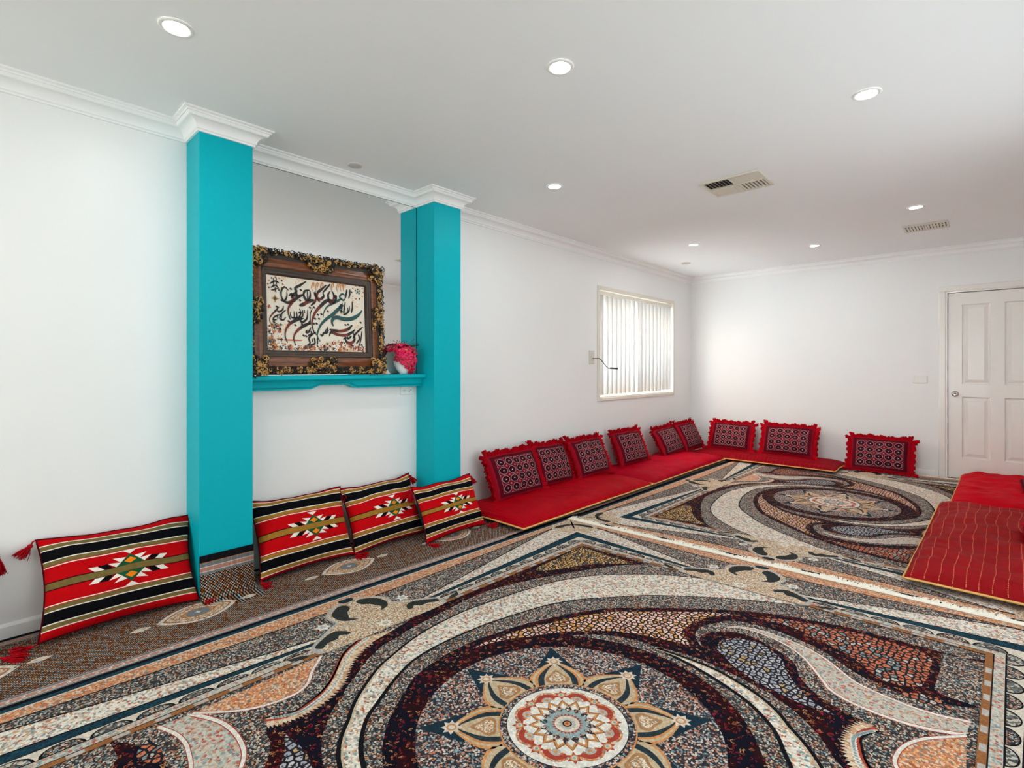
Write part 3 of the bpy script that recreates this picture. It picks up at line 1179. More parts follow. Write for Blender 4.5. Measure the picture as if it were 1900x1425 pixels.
PINK_OUT = I([(-.48, -.25), (-.54, -.14), (-.57, -.01), (-.575, .08), (-.575, .18), (-.53, .37), (-.47, .52), (-.40, .67), (-.32, .80), (-.23, .89), (-.12, .99), (-.01, 1.09), (.08, 1.16), (.16, 1.205)])
PINK_IN = I([(-.48, -.25), (-.515, -.14), (-.535, -.03), (-.54, .09), (-.54, .17), (-.51, .25), (-.46, .36), (-.40, .46), (-.32, .55), (-.22, .65), (-.12, .705), (-.04, .735), (.04, .76), (.09, .78), (.05, .83), (.02, .89), (.02, .96), (.04, 1.04), (.08, 1.12), (.16, 1.205)])
RED_HI = I([(.21, 1.22), (.31, 1.295), (.43, 1.345), (.53, 1.37), (.62, 1.395), (.73, 1.40), (.82, 1.40), (.87, 1.36), (.875, 1.23), (.86, 1.10)])
RED_LO = I([(.21, 1.22), (.28, 1.24), (.37, 1.25), (.46, 1.23), (.54, 1.19), (.61, 1.16), (.67, 1.11), (.74, 1.05), (.80, 1.05), (.86, 1.10)])
GC_HI = I([(.19, .83), (.18, .90), (.20, .95), (.25, .99), (.30, 1.0), (.36, .98), (.42, .93), (.45, .87), (.49, .81), (.53, .76), (.58, .72), (.66, .69)])
GC_LO = I([(.19, .83), (.24, .79), (.29, .75), (.35, .72), (.40, .70), (.46, .69), (.52, .68), (.58, .68), (.66, .69)])
WL1 = I([(.15, 1.04), (.22, 1.085), (.30, 1.09), (.39, 1.07), (.47, 1.02), (.53, .95), (.58, .88), (.61, .84), (.67, .81), (.75, .80), (.83, .805), (.90, .825), (.99, .87)])
WL2 = I([(.15, 1.04), (.20, 1.09), (.27, 1.12), (.36, 1.12), (.47, 1.10), (.55, 1.06), (.62, 1.0), (.67, .96), (.73, .94), (.79, .93), (.85, .925), (.92, .935), (1.0, .965)])
LEAF = I([(.99, .865), (.92, .79), (.88, .74), (.85, .68), (.835, .62), (.835, .56), (.865, .51), (.92, .47), (.96, .43), (1.0, .39)])
YELLOW = rot2(I([(-.57, 1.43), (-.78, 1.44), (-.945, 1.44), (-.945, 1.2), (-.94, .97), (-.89, .97), (-.83, 1.07), (-.75, 1.22), (-.66, 1.34)]))
LBULB_IN = I([(.88, 1.045), (.93, 1.03), (.95, 1.0), (.9, .985), (.84, .985), (.8, .99), (.83, 1.02)])


def rug_pattern(R):
    FU, FV = 1.0, 1.5
    full = [(-FU - .03, -FV - .03), (FU + .03, -FV - .03), (FU + .03, FV + .03), (-FU - .03, FV + .03)]
    R.tri(full, 0, 'rug_grey_floral')
    for sgn in (1, -1):
        T = (lambda L: list(L)) if sgn == 1 else rot2
        wo, wi = sm(W_OUT), sm(W_IN)
        R.band(T(wo), T(wi), 1, 'rug_white_floral')
        R.strip(T(wo), .016, 2, 'rug_black', .006)
        R.strip(T(wi), .018, 2, 'rug_black', .006)
        n = len(wo)
        R.strip(T([(x * .985, y * .985) for x, y in wo[:n // 2]]), .006, 2.3, 'rug_beige')
        # dark spiral body
        low = sm(DARK_LOW)
        body = sm(D1_OUT) + [(FU, 1.45), (FU, -1.49), (.47, -1.49)] + list(reversed(sm(list(D2_IN)))) + list(reversed(low))
        R.tri(T(body), 3, 'rug_dark')
        pale = sm(PALE_OUT) + [(FU, 1.03), (FU, -.06)] + list(reversed(sm(DARK_R))) + list(reversed(sm(PALE_IN)))
        R.tri(T(pale), 4, 'rug_grey_floral')
        R.tri(T(I([(.90, 1.44), (1.06, 1.47), (1.06, 1.09), (.93, 1.085), (.895, 1.11), (.905, 1.3)])), 4, 'rug_grey_floral')
        R.band(T(sm(PINK_OUT)), T(sm(PINK_IN)), 5, 'rug_pink_cobbles')
        R.band(T(sm(RED_HI)), T(sm(RED_LO)), 5, 'rug_red_cobbles')
        R.band(T(sm(GC_HI)), T(sm(GC_LO)), 5, 'rug_grey_cobbles')
        R.tri(T(sm(YELLOW, 3, True)), 5, 'rug_yellow_cobbles')
        w1, w2 = sm(WL1), sm(WL2)
        R.band(T(w2), T(w1), 6, 'rug_pale_floral')
        R.strip(T(w1), .007, 7, 'rug_red', .024)
        R.strip(T(w2), .005, 7, 'rug_red', .019)
        R.strip(T(w1), .005, 7.5, 'rug_white', .016)
        R.strip(T(w2), .004, 7.5, 'rug_white', .013)
        lf = sm(LEAF)
        R.tri(T(lf), 6, 'rug_rust_floral')
        R.strip(T(lf), .016, 8, 'rug_red')
        R.strip(T(lf), .011, 9, 'rug_white')
        R.tri(T(sm(LBULB_IN, 3, True)), 6, 'rug_red_cobbles')
        # feathered border of the dark area
        fb, dr = sm(FEATHER_B), list(reversed(sm(DARK_R)))
        R.tri(T(fb + list(reversed([p for p in dr if p[1] > .0]))), 6, 'rug_feather')
        R.strip(T(fb), .008, 8, 'rug_black')
        seg = [p for p in sm(DARK_R, 8) if p[1] > -.02]
        for i in range(0, len(seg) - 2, 2):
            a, c = Vector(seg[i]), Vector(seg[i + 2])
            d = (c - a)
            if d.length < 1e-6:
                continue
            nn = Vector((-d.y, d.x)).normalized()
            ctr = Vector((.80, .60))
            if nn.dot(ctr - a) > 0:
                nn = -nn
            R.tri(T([tuple(a), tuple(c), tuple(c + nn * .016 - d * .2)]), 7, 'rug_feather')
        cl = [tuple((Vector(fb[i]) * .62 + Vector(seg[min(len(seg) - 1, int((1 - i / (len(fb) - 1)) * (len(seg) - 1)))]) * .38)) for i in range(len(fb))]
        cl = [(x * 1.0, y) for x, y in cl]
        R.strip(T([(x - .012, y + .012) for x, y in fb]), .012, 8, 'rug_red')
        for i in range(0, len(fb)):
            p = (fb[i][0] - .018, fb[i][1] - .016)
            R.disc(T([p])[0], .011, 9, 'rug_white', 10, .6, .8)
            R.disc(T([p])[0], .005, 10, 'rug_lightteal', 8)
    # ------- medallion
    R.disc((0, 0), .590, 11, 'rug_dark', 72)
    R.disc((0, 0), .492, 12, 'rug_mille', 72)
    for k in range(8):
        a = PI / 4 * k
        ca, sa = math.cos(a), math.sin(a)
        L = lambda pts: [(x * ca - y * sa, x * sa + y * ca) for x, y in pts]
        R.tri(L([(.488, 0), (.41, .035), (.33, .075), (.35, 0), (.33, -.075), (.41, -.035)]), 13, 'rug_blue')
        out = sm([(.215, -.105), (.275, -.102), (.325, -.068), (.375, 0), (.325, .068), (.275, .102), (.215, .105)])
        R.tri(L(out), 14, 'rug_orange')
        R.tri(L([(x * .985 + .002, y * .90) for x, y in out]), 15, 'rug_beige')
        R.tri(L([(x * .955 + .008, y * .80) for x, y in out]), 16, 'rug_orange' if k % 2 else 'rug_beige')
        ins = [(x * .94 + .008, y * .70) for x, y in out]
        R.tri(L(ins), 17, 'rug_navy')
        R.tri(L([(x * .92 + .012, y * .48) for x, y in out]), 18, 'rug_beige')
        heart = sm([(.232, 0), (.235, .035), (.262, .045), (.285, .025), (.318, 0), (.285, -.025), (.262, -.045), (.235, -.035)], 4, True)
        R.tri(L(heart), 19, 'runner_tan')
        R.tri(L([((x - .265) * .72 + .265, y * .72) for x, y in heart]), 20, 'rug_cream_floral')
        c = L([(.378, 0)])[0]
        R.star(c, .036, .022, 8, 20, 'rug_cream', a)
        R.disc(c, .017, 21, 'rug_orange', 14)
        R.disc(c, .011, 22, 'rug_cream', 12)
    R.disc((0, 0), .226, 21, 'rug_orange', 64)
    R.disc((0, 0), .221, 22, 'rug_mille', 64)
    R.disc((0, 0), .200, 23, 'rug_blue', 64)
    R.disc((0, 0), .197, 24, 'rug_white', 64)
    for k in range(8):
        a = PI / 4 * k + PI / 8
        arc = [(.163 * math.cos(a + t) * (1 - .10 * (t / .22) ** 2), .163 * math.sin(a + t) * (1 - .10 * (t / .22) ** 2)) for t in [(-.24 + .06 * j) for j in range(9)]]
        R.strip(arc, .036, 25, 'rug_rust_floral')
        R.strip(arc, .018, 26, 'rug_red')
        R.disc((.138 * math.cos(a), .138 * math.sin(a)), .016, 26, 'rug_grey', 12)
        R.disc((.138 * math.cos(a), .138 * math.sin(a)), .007, 27, 'rug_orange', 8)
        a = PI / 4 * k
        p = (.156 * math.cos(a), .156 * math.sin(a))
        R.star(p, .027, .014, 6, 25, 'rug_red', a)
        R.disc(p, .014, 26, 'rug_orange', 12)
        R.disc(p, .009, 27, 'rug_cream', 12)
        R.disc(p, .006, 28, 'rug_lightteal', 8)
    R.star((0, 0), .128, .100, 16, 27, 'rug_brown')
    R.star((0, 0), .122, .094, 16, 28, 'rug_orange')
    R.star((0, 0), .110, .082, 16, 29, 'rug_white')
    R.star((0, 0), .100, .074, 16, 30, 'rug_mille', PI / 16)
    R.star((0, 0), .078, .060, 16, 31, 'rug_lightteal')
    R.star((0, 0), .053, .041, 24, 32, 'rug_red')
    R.disc((0, 0), .041, 33, 'rug_cream', 32)
    R.star((0, 0), .030, .024, 12, 34, 'rug_grey')
    R.disc((0, 0), .016, 35, 'rug_black', 16)
    R.disc((0, 0), .011, 36, 'rug_orange', 16)
    R.disc((0, 0), .005, 37, 'rug_red', 10)
    # ------- border, four sides, each in two mirrored halves
    OUT = 1.425

    def side(horizontal, so, sa):
        L0 = 0.0

        def pt(U, a):
            return (sa * a, so * (U + .5)) if horizontal else (so * U, sa * a)

        def ac(U):
            return U if horizontal else U + .5
        def tt(a):
            c = 1.05 if horizontal else 1.55
            return max(0.0, (a - .28) / (c - .28))
        f2, f3, f4, f5 = (lambda a: 1.325 + .05 * tt(a)), (lambda a: min(1.125 + .24 * tt(a), 1.37)), (lambda a: 1.10 + .085 * tt(a)), (lambda a: 1.085 + .04 * tt(a))
        N = 14

        def line(f):
            # sample outwards until the mitre is met
            lo, hi = 0.0, 2.1
            for _ in range(30):
                m_ = (lo + hi) / 2
                if m_ < ac(f(m_)):
                    lo = m_
                else:
                    hi = m_
            return [pt(f(lo * i / N), lo * i / N) for i in range(N + 1)]
        K = lambda c: (lambda a: c)
        R.band(line(K(1.456)), line(K(1.0)), 38, 'rug_grey_floral')
        R.band(line(K(OUT)), line(f2), 39, 'rug_rust_floral')
        R.band(line(f3), line(f4), 39, 'rug_white_floral')
        R.band(line(f4), line(f5), 39, 'rug_teal')
        R.band(line(f5), line(K(1.014)), 39, 'rug_cream')
        R.band(line(K(1.055)), line(K(1.014)), 40, 'rug_pale_floral')
        for f in (f2, f3, f4):
            R.strip(line(f), .008, 41, 'rug_black')
        R.strip(line(f5), .005, 41, 'rug_black')
        R.strip(line(K(1.058)), .004, 41, 'rug_black')
        R.band(line(K(1.020)), line(K(.996)), 41, 'rug_brown')
        R.strip(line(K(1.0215)), .004, 42, 'rug_black')
        R.band(line(K(OUT + .008)), line(K(OUT)), 41, 'rug_cream')
        if horizontal:
            R.band(line(K(1.456)), line(K(OUT + .012)), 40, 'rug_black')
        else:
            R.band(line(K(1.457)), line(K(OUT + .008)), 40, 'rug_teal')
        end = ac(1.07)
        # scallops along the inner guard
        n = max(3, int(round((end - .34) / .118)))
        st = (end - .34) / n
        for k in range(n):
            a0 = .34 + st * (k + .5)
            top = f5(a0) - .006
            pts = [pt(1.060 + (top - 1.060) * math.sin(PI * j / 10), a0 - st * .47 * math.cos(PI * j / 10)) for j in range(11)]
            R.tri(pts, 41, 'rug_black')
            pts = [pt(1.062 + (top - 1.067) * math.sin(PI * j / 10), a0 - st * .40 * math.cos(PI * j / 10)) for j in range(11)]
            R.tri(pts, 42, 'rug_scallop' if k % 2 else 'rug_grey_floral')
        # dashes of the brown guard
        k = 0
        a0 = .06
        while a0 < ac(1.0) - .1:
            R.tri([pt(1.018, a0), pt(1.018, a0 + .045), pt(1.000, a0 + .045), pt(1.000, a0)], 43, 'rug_grey')
            a0 += .115
        # half of the ornament in the middle of the side
        cloud = [(.99, 0), (.99, .30), (1.03, .345), (1.075, .335), (1.115, .29), (1.15, .235), (1.175, .20), (1.20, .155), (1.25, .165), (1.30, .15), (1.345, .10), (1.385, .03), (1.40, 0)]
        if not horizontal or True:
            cs = sm(cloud, 3)
            R.tri([pt(U, a) for U, a in cs], 44, 'rug_grey')
            R.tri([pt(1.0 + (U - 1.0) * .955, a * .93) for U, a in cs], 45, 'rug_cream_floral')
            c1 = sm([(1.335, .03), (1.34, .07), (1.29, .125), (1.235, .135), (1.185, .115), (1.16, .06), (1.195, .085), (1.225, .075), (1.26, .06), (1.29, .03)], 4, True)
            R.tri([pt(U, a) for U, a in c1], 46, 'rug_charcoal')
            c2 = sm([(1.075, .155), (1.115, .175), (1.13, .215), (1.105, .27), (1.065, .325), (1.035, .31), (1.06, .265), (1.06, .225), (1.085, .20), (1.065, .175)], 4, True)
            R.tri([pt(U, a) for U, a in c2], 46, 'rug_charcoal')
            R.tri([pt(U, a) for U, a in ((1.02, .36), (1.045, .40), (1.055, .45), (1.03, .44), (1.012, .40))], 46, 'rug_charcoal')
            R.star(pt(1.205, .215), .036, .022, 6, 46, 'rug_white', .2)
            R.disc(pt(1.205, .215), .014, 47, 'rug_grey', 10)
            R.tri([pt(U, a) for U, a in ((1.40, 0), (1.40, .03), (1.38, .04), (1.36, .028), (1.355, 0))], 47, 'rug_blue')
            if sa > 0:
                R.star(pt(1.035, 0), .038, .024, 8, 47, 'rug_white')
                R.disc(pt(1.035, 0), .015, 48, 'rug_beige', 12)
        # corner ornament: two commas beside the mitre
        e = 1.33 if horizontal else 1.33 + .5
        R.tri([pt(U, a) for U, a in sm([(1.25, e - .19), (1.41, e - .17), (1.425, e - .02), (1.425, e + .09), (1.25, e - .08)], 3, True)], 43, 'rug_cream_floral')
        R.tri([pt(U, a) for U, a in sm([(1.37, e - .16), (1.39, e - .10), (1.36, e - .02), (1.32, e + .0), (1.34, e - .06), (1.345, e - .12)], 3, True)], 45, 'rug_charcoal')
    for hz in (False, True):
        for so in (-1, 1):
            for sa in (-1, 1):
                side(hz, so, sa)


def make_rug(name, C, mat2, mirror, lab, grp, fringe_sides):
    mats = ['rug_grey_floral']
    R = Rug(mats)
    (a, c), (b2, d) = mat2
    s = -1 if mirror else 1
    R.xf = lambda p: (a * s * p[0] + c * p[1], b2 * s * p[0] + d * p[1])
    # woven slab under the pile
    OUTU, OUTV = 1.457, 1.95
    q = [R.xf(p) for p in ((-OUTU, -OUTV), (OUTU, -OUTV), (OUTU, OUTV), (-OUTU, OUTV))]
    if mirror:
        q = [q[1], q[0], q[3], q[2]]
    R.mb.add([(x, y, .001) for x, y in q] + [(x, y, R.z0 - .0003) for x, y in q], [(3, 2, 1, 0), (4, 5, 6, 7), (0, 1, 5, 4), (1, 2, 6, 5), (2, 3, 7, 6), (3, 0, 4, 7)], R.mi('rug_black'))
    rug_pattern(R)
    o = R.mb.build(name, R.mats, None, False, False)
    o.location = (C[0], C[1], 0)
    tag(o, lab, 'rug', grp)
    # knotted fringe on the short ends
    rnd = random.Random(7 if mirror else 3)
    for sg in fringe_sides:
        mb = MB()
        n = 1100
        for i in range(n):
            u = -1.44 + 2.88 * (i + rnd.random()) / n
            L = rnd.uniform(.03, .085) * (.75 + .4 * math.sin(u * 21) * math.sin(u * 7.3))
            du = rnd.uniform(-.03, .03)
            w_ = rnd.uniform(.003, .0055)
            p0, p1, p2 = (R.xf((u, sg * 1.945)), R.xf((u + du * .5, sg * (1.945 + L * .5))), R.xf((u + du, sg * (1.945 + L))))
            z0, z1, z2 = .0135, .0160 + rnd.random() * .004, .0130 + rnd.random() * .003
            vs = [(p0[0] - w_, p0[1], z0), (p0[0] + w_, p0[1], z0), (p1[0] - w_, p1[1], z1), (p1[0] + w_, p1[1], z1), (p2[0] - w_ * .6, p2[1], z2), (p2[0] + w_ * .6, p2[1], z2)]
            mb.add(vs, [(0, 1, 3, 2), (2, 3, 5, 4)])
        # woven end band the strands hang from
        A = [R.xf((-1.45, sg * 1.925)), R.xf((1.45, sg * 1.925)), R.xf((1.45, sg * 1.968)), R.xf((-1.45, sg * 1.968))]
        mb.add([(x, y, .0132) for x, y in A], [(0, 1, 2, 3)])
        f = mb.build('fringe', 'fringe_cream', o)
        f['kind'] = 'stuff'
    return o


make_rug('patterned_rug', (2.172, 1.39), ((1, .027), (.035, 1)), False, 'large patterned rug in front with its star medallion at the bottom of the photo', 'large machine-woven rugs with swirling medallions', (1,))
make_rug('patterned_rug', (2.215, 5.30), ((.968, .004), (.030, .985)), True, 'large patterned rug at the far end, in front of the door', 'large machine-woven rugs with swirling medallions', (1,))

# runner along the wall
R = Rug(['runner_field'])
R.z0 = .0065
R.dz = .00015
xr = lambda y: .640 + (y + 1.5) * .0282 if y < 3.31 else (.7756 + (y - 3.31) * .15 if y < 3.5 else .804 + (y - 3.5) * .002)
YS = [-1.9, -.5, PA[0] - .004, PA[1] + .004, PB[0] - .004, PB[1] + .004, 3.30, 3.51, 7.28]
x0s = [.012, .012, .315, .012, .232, .018, .018, .018]
for i in range(8):
    y0, y1 = YS[i], YS[i + 1]
    xl = x0s[i]
    q = [(xl, y0), (xr(y0), y0), (xr(y1), y1), (xl, y1)]
    R.mb.add([(x, y, .0005) for x, y in q] + [(x, y, R.z0 - .0003) for x, y in q], [(3, 2, 1, 0), (4, 5, 6, 7), (0, 1, 5, 4), (1, 2, 6, 5), (2, 3, 7, 6), (3, 0, 4, 7)], R.mi('rug_black'))
    R.tri(q, 0, 'runner_field')
    for da, db, mt in ((0, .036 if y0 < 2.5 else .055, 'rug_black'), (.036, .034, 'rug_cream'), (.034, .046, 'runner_slate'), (.046, .050, 'rug_cream'), (.050, .072, 'runner_pink'), (.072, .076, 'rug_cream'), (.076, .090, 'runner_slate'), (.090, .094, 'runner_pink')):
        R.tri([(xr(y0) - db, y0), (xr(y0) - da, y0), (xr(y1) - da, y1), (xr(y1) - db, y1)], 1, mt)
        if xl < .02:
            k = .8
            R.tri([(xl + da * k, y0), (xl + db * k, y0), (xl + db * k, y1), (xl + da * k, y1)], 1, mt)
    # woven dots of the pink guard
    y = y0 + .02
    while y < y1 - .02 and y < 3.6:
        if y > -.4:
            R.disc((xr(y) - .061, y), .0065, 2, 'rug_cream', 6)
        y += .042


def lens(c, hl, hw, pw=1.0):
    return [(c[0] + hw * math.sin(PI * t) ** pw, c[1] - hl + 2 * hl * t) for t in [j / 16 for j in range(17)]] + [(c[0] - hw * math.sin(PI * t) ** pw, c[1] + hl - 2 * hl * t) for t in [j / 16 for j in range(1, 16)]]


for cy in (-.02, .79, 1.595, 2.40):
    cx = .36 + .02 * (cy - .8)
    for j, (s_, mt) in enumerate(((1.0, 'rug_cream'), (.86, 'runner_rust'), (.80, 'rug_cream_floral'), (.66, 'runner_tan'), (.60, 'rug_cream_floral'), (.46, 'runner_rust'), (.40, 'rug_orange'))):
        R.tri(lens((cx, cy), .175 * s_, .105 * s_, .8), 3 + j, mt)
    R.disc((cx, cy), .040, 10, 'runner_slate', 20, 1.35)
    R.star((cx, cy), .018, .009, 4, 11, 'rug_cream')
    for k in range(36):                      # beaded outline
        L_ = lens((cx, cy), .163, .096, .8)
        p = L_[int(k * len(L_) / 36)]
        R.disc(p, .006, 4, 'rug_white', 6)
    for sg in (-1, 1):
        R.tri(lens((cx - .002 * sg, cy + sg * .235), .042, .020), 3, 'rug_cream')
        R.disc((cx - .002 * sg, cy + sg * .225), .009, 4, 'rug_grey', 8)
run = R.mb.build('runner_rug', R.mats, None, False, False)
tag(run, 'long brown runner rug along the wall with eye-shaped medallions', 'rug')
# the end of the runner turned up against the near pillar
F = Rug(['runner_field'])
b = MB()
pr = [(.40, .0068)]
for k in range(9):
    t = k / 8
    pr.append((.315 - .078 * math.sin(t * PI / 2), .0068 + .078 * (1 - math.cos(t * PI / 2))))
pr += [(.2345, .10), (.2330, .135)]
mts = ['runner_field'] * (len(pr) - 1)
for z, mt in ((.148, 'runner_slate'), (.152, 'rug_cream'), (.172, 'runner_pink'), (.176, 'rug_cream'), (.194, 'runner_slate'), (.199, 'runner_tan'), (.236, 'rug_black')):
    pr.append((.2325, z))
    mts.append(mt)
names = sorted(set(mts) | {'rug_black'})
# mesh is laid out flat for its weave, so give it UV-free object coordinates through a rotated child
ya, yb2 = PA[0] + .0, PA[1] - .0
for x, z in pr:
    b.v += [(x, ya, z), (x, yb2, z)]
for i in range(len(pr) - 1):
    b.f.append((2 * i, 2 * i + 1, 2 * i + 3, 2 * i + 2))
    b.m.append(names.index(mts[i]))
nb = len(b.v)
for x, z in pr:
    b.v += [(x - .008 if z > .02 else x, ya, z - .004), (x - .008 if z > .02 else x, yb2, z - .004)]
for i in range(len(pr) - 1):
    for e in (0, 1):
        b.f.append((2 * i + e, 2 * i + 2 + e, nb + 2 * i + 2 + e, nb + 2 * i + e))
        b.m.append(names.index('rug_black'))
i = len(pr) - 1
b.f.append((2 * i, 2 * i + 1, nb + 2 * i + 1, nb + 2 * i))
b.m.append(names.index('rug_black'))


def runner_field_up():
    m = MATS['runner_field'].copy()
    m.name = 'runner_field_upright'
    for n in m.node_tree.nodes:
        if n.type == 'MAPPING':
            n.inputs['Rotation'].default_value = (0, PI / 2, 0)
            n.vector_type = 'POINT'
    nt = m.node_tree
    for n in [n for n in nt.nodes if n.type == 'TEX_VORONOI']:
        lk = n.inputs['Vector'].links[0]
        mp = lk.from_node
        m2 = nt.nodes.new('ShaderNodeMapping')
        m2.inputs['Rotation'].default_value = (0, 0, PI / 4)
        nt.links.new(mp.outputs[0], m2.inputs[0])
        nt.links.new(m2.outputs[0], n.inputs['Vector'])
    MATS['runner_field_upright'] = m


runner_field_up()
names = ['runner_field_upright' if n == 'runner_field' else n for n in names]
fl = b.build('turned_up_end', names, run, True)
fl['label'] = 'end of the runner folded up against the pillar'

# ------------------------------------------------------------------ cushions


def pill(s, t, side, W_, H_, D_, ear, seed, slump=0.0):
    x = W_ / 2 * s * (1 - ear * (1 - t * t) * abs(s) ** 3)
    y = H_ / 2 * (1 + t * (1 - ear * (1 - s * s) * abs(t) ** 3))
    k = max(0.0, (1 - s * s) * (1 - t * t)) ** .42
    z = (side if side > 0 else -.55) * D_ * k * (1 + .16 * noise.noise(Vector((s * 1.7 + seed, t * 1.9, seed * 3.1))))
    z += .010 * noise.noise(Vector((s * 3.2, t * 3.4 + seed, seed))) * min(1, k * 1.6)
    y += slump * (1 - s * s) * (t + 1) / 2 + .012 * noise.noise(Vector((s * 2 + seed * 2, t, 5.0))) * (t + 1) / 2
    return Vector((x, y, z))


def tassel(mb, p, d, L=.075, seed=0, mi=0, spread=.6):
    """cord loop, bound head and a skirt of strands hanging along d from p"""
    rnd = random.Random(seed)
    p, d = Vector(p), Vector(d).normalized()
    a = d.orthogonal().normalized()
    c = d.cross(a)
    mb.tube([p, p + d * .012 + a * .006, p + d * .025], .0035, 5, mi)
    h = p + d * .03
    mb.ball(h, .011, mi, 8)
    mb.tube([h + d * .008, h + d * .014], .0105, 8, mi)
    for i in range(46):
        t = rnd.uniform(0, 2 * PI)
        r = rnd.uniform(.2, 1.0)
        o = (a * math.cos(t) + c * math.sin(t))
        l = L * rnd.uniform(.8, 1.05)
        b0 = h + d * .010 + o * .009 * r
        b1 = h + d * (l * .5) + o * .018 * r * (1 + spread * .4)
        b2 = h + d * l + o * .024 * r * (1 + spread * .7)
        mb.tube([b0, b1, b2], [.0022, .0024, .0014], 4, mi)


STR = [(1.0, 'kilim_red'), (.84, 'kilim_white'), (.822, 'kilim_olive'), (.735, 'kilim_white'), (.715, 'kilim_black'), (.50, 'kilim_white'), (.482, 'kilim_olive'), (.40, 'kilim_red'), (.385, 'kilim_white'), (.368, 'kilim_red'),
       (.085, 'kilim_maroon'), (.062, 'kilim_olive'), (-.062, 'kilim_maroon'), (-.085, 'kilim_red'), (-.368, 'kilim_white'), (-.385, 'kilim_red'), (-.40, 'kilim_olive'), (-.482, 'kilim_white'), (-.50, 'kilim_black'), (-.715, 'kilim_white'), (-.735, 'kilim_olive'), (-.822, 'kilim_white'), (-.84, 'kilim_red'), (-1.0, None)]


def kilim(origin, ex, tilt, roll, W_, H_, D_, seed, lab, stretch=1.0, mcx=.06, gold=False, tassels=()):
    M_ = frame_m(origin, ex, (0, 0, 1), tilt, roll)
    t = thing('kilim_cushion', None, lab, 'cushion', 'striped woven cushions along the wall', matrix=M_)
    mats = ['kilim_red', 'kilim_white', 'kilim_gold' if gold else 'kilim_olive', 'kilim_black', 'kilim_maroon']
    key = dict(kilim_red=0, kilim_white=1, kilim_olive=2, kilim_black=3, kilim_maroon=4)
    ear = .085
    ts, tm = [], []
    for (a, mt), (c, _) in zip(STR[:-1], STR[1:]):
        a2, c2 = max(-1, min(1, a * stretch)), max(-1, min(1, c * stretch))
        if a == 1.0:
            a2 = 1.0
        if c == -1.0:
            c2 = -1.0
        if a2 - c2 < 1e-5:
            continue
        n = max(1, int((a2 - c2) / .06))
        for i in range(n):
            ts.append(a2 + (c2 - a2) * i / n)
            tm.append(key[mt])
    ts.append(-1.0)
    NSs = 36
    ss = [math.sin(PI / 2 * (-1 + 2 * i / NSs)) * .35 + (-1 + 2 * i / NSs) * .65 for i in range(NSs + 1)]
    b = MB()
    for side in (1, -1):
        base = len(b.v)
        for tv in ts:
            for s_ in ss:
                b.v.append(tuple(pill(s_, tv, side, W_, H_, D_, ear, seed)))
        n = NSs + 1
        for i in range(len(ts) - 1):
            for j in range(NSs):
                b.f.append((base + i * n + j, base + (i + 1) * n + j, base + (i + 1) * n + j + 1, base + i * n + j + 1) if side > 0 else (base + i * n + j, base + i * n + j + 1, base + (i + 1) * n + j + 1, base + (i + 1) * n + j))
                b.m.append(tm[i])
    b.build('cover', mats, t, True, False)
    # woven motif, laid on the front face
    b = None
    mm = ['kilim_white', 'kilim_black', 'kilim_green', 'kilim_orange']
    polys = []
    for sy in (1,):
        polys.append((2, [(-5.2, sy * 1.5), (5.2, sy * 1.5), (0, sy * 6.3)]))
        polys.append((3, [(-2.4, sy * 3.2), (0, sy * 4.7), (2.4, sy * 3.2), (0, sy * 1.9)]))
        polys.append((0, [(-3.0, sy * 8.3), (3.0, sy * 8.3), (0, sy * 6.3)]))
        for sx in (1, -1):
            polys.append((0, [(sx * 8.4, sy * 3.9), (sx * 3.6, sy * 3.1), (sx * 5.4, sy * 1.5)]))
            polys.append((0, [(sx * 6.6, sy * 5.6), (sx * 1.7, sy * 4.9), (sx * 3.6, sy * 3.1)]))
            polys.append((1, [(sx * 12.2, sy * 3.7), (sx * 8.6, sy * 3.9), (sx * 6.6, sy * 1.6), (sx * 9.6, sy * 1.6)]))
            polys.append((0, [(sx * 15.6, sy * 3.7), (sx * 12.2, sy * 3.7), (sx * 9.6, sy * 1.6), (sx * 13.2, sy * 1.6)]))
    sc = .01 * H_ / .44

    def surf(x, y):
        s_ = x / (W_ / 2) + mcx
        tv = y / (H_ / 2)
        p = pill(s_, tv, 1, W_, H_, D_, ear, seed)
        return (p.x, p.y, p.z)

    def sub(tri, lev, mi):
        nonlocal b
        if lev == 0:
            q = [Vector(surf(x * sc, y * sc)) for x, y in tri]
            n_ = (q[1] - q[0]).cross(q[2] - q[0])
            off = n_.normalized() * (.0013 if mi != 3 else .0022)
            if off.z < 0:
                off = -off
                q = [q[0], q[2], q[1]]
            b.add([tuple(p + off) for p in q], [(0, 1, 2)], mi)
            return
        A, B, C_ = tri
        h = lambda p, q: ((p[0] + q[0]) / 2, (p[1] + q[1]) / 2)
        ab, bc, ca = h(A, B), h(B, C_), h(C_, A)
        for q in ((A, ab, ca), (ab, B, bc), (ca, bc, C_), (ab, bc, ca)):
            sub(q, lev - 1, mi)
    for sy in (1, -1):
        b = MB()
        for mi, pl in polys:
            pl = [(x, y * sy) for x, y in pl]
            for k in range(1, len(pl) - 1):
                sub((pl[0], pl[k], pl[k + 1]), 2, mi)
        b.build('woven_motif', mm, t, False, False)
    b = MB()
    edge = []
    for i in range(25):
        edge.append((-1 + 2 * i / 24, 1))
    for i in range(1, 25):
        edge.append((1, 1 - 2 * i / 24))
    for i in range(1, 25):
        edge.append((1 - 2 * i / 24, -1))
    for i in range(1, 24):
        edge.append((-1, -1 + 2 * i / 24))
    b.tube([pill(s_, tv, 1, W_, H_, D_, ear, seed) for s_, tv in edge], .0045, 6, 0, True)
    b.build('piping', 'kilim_maroon', t, True)
    inv = M_.to_3x3().inverted()
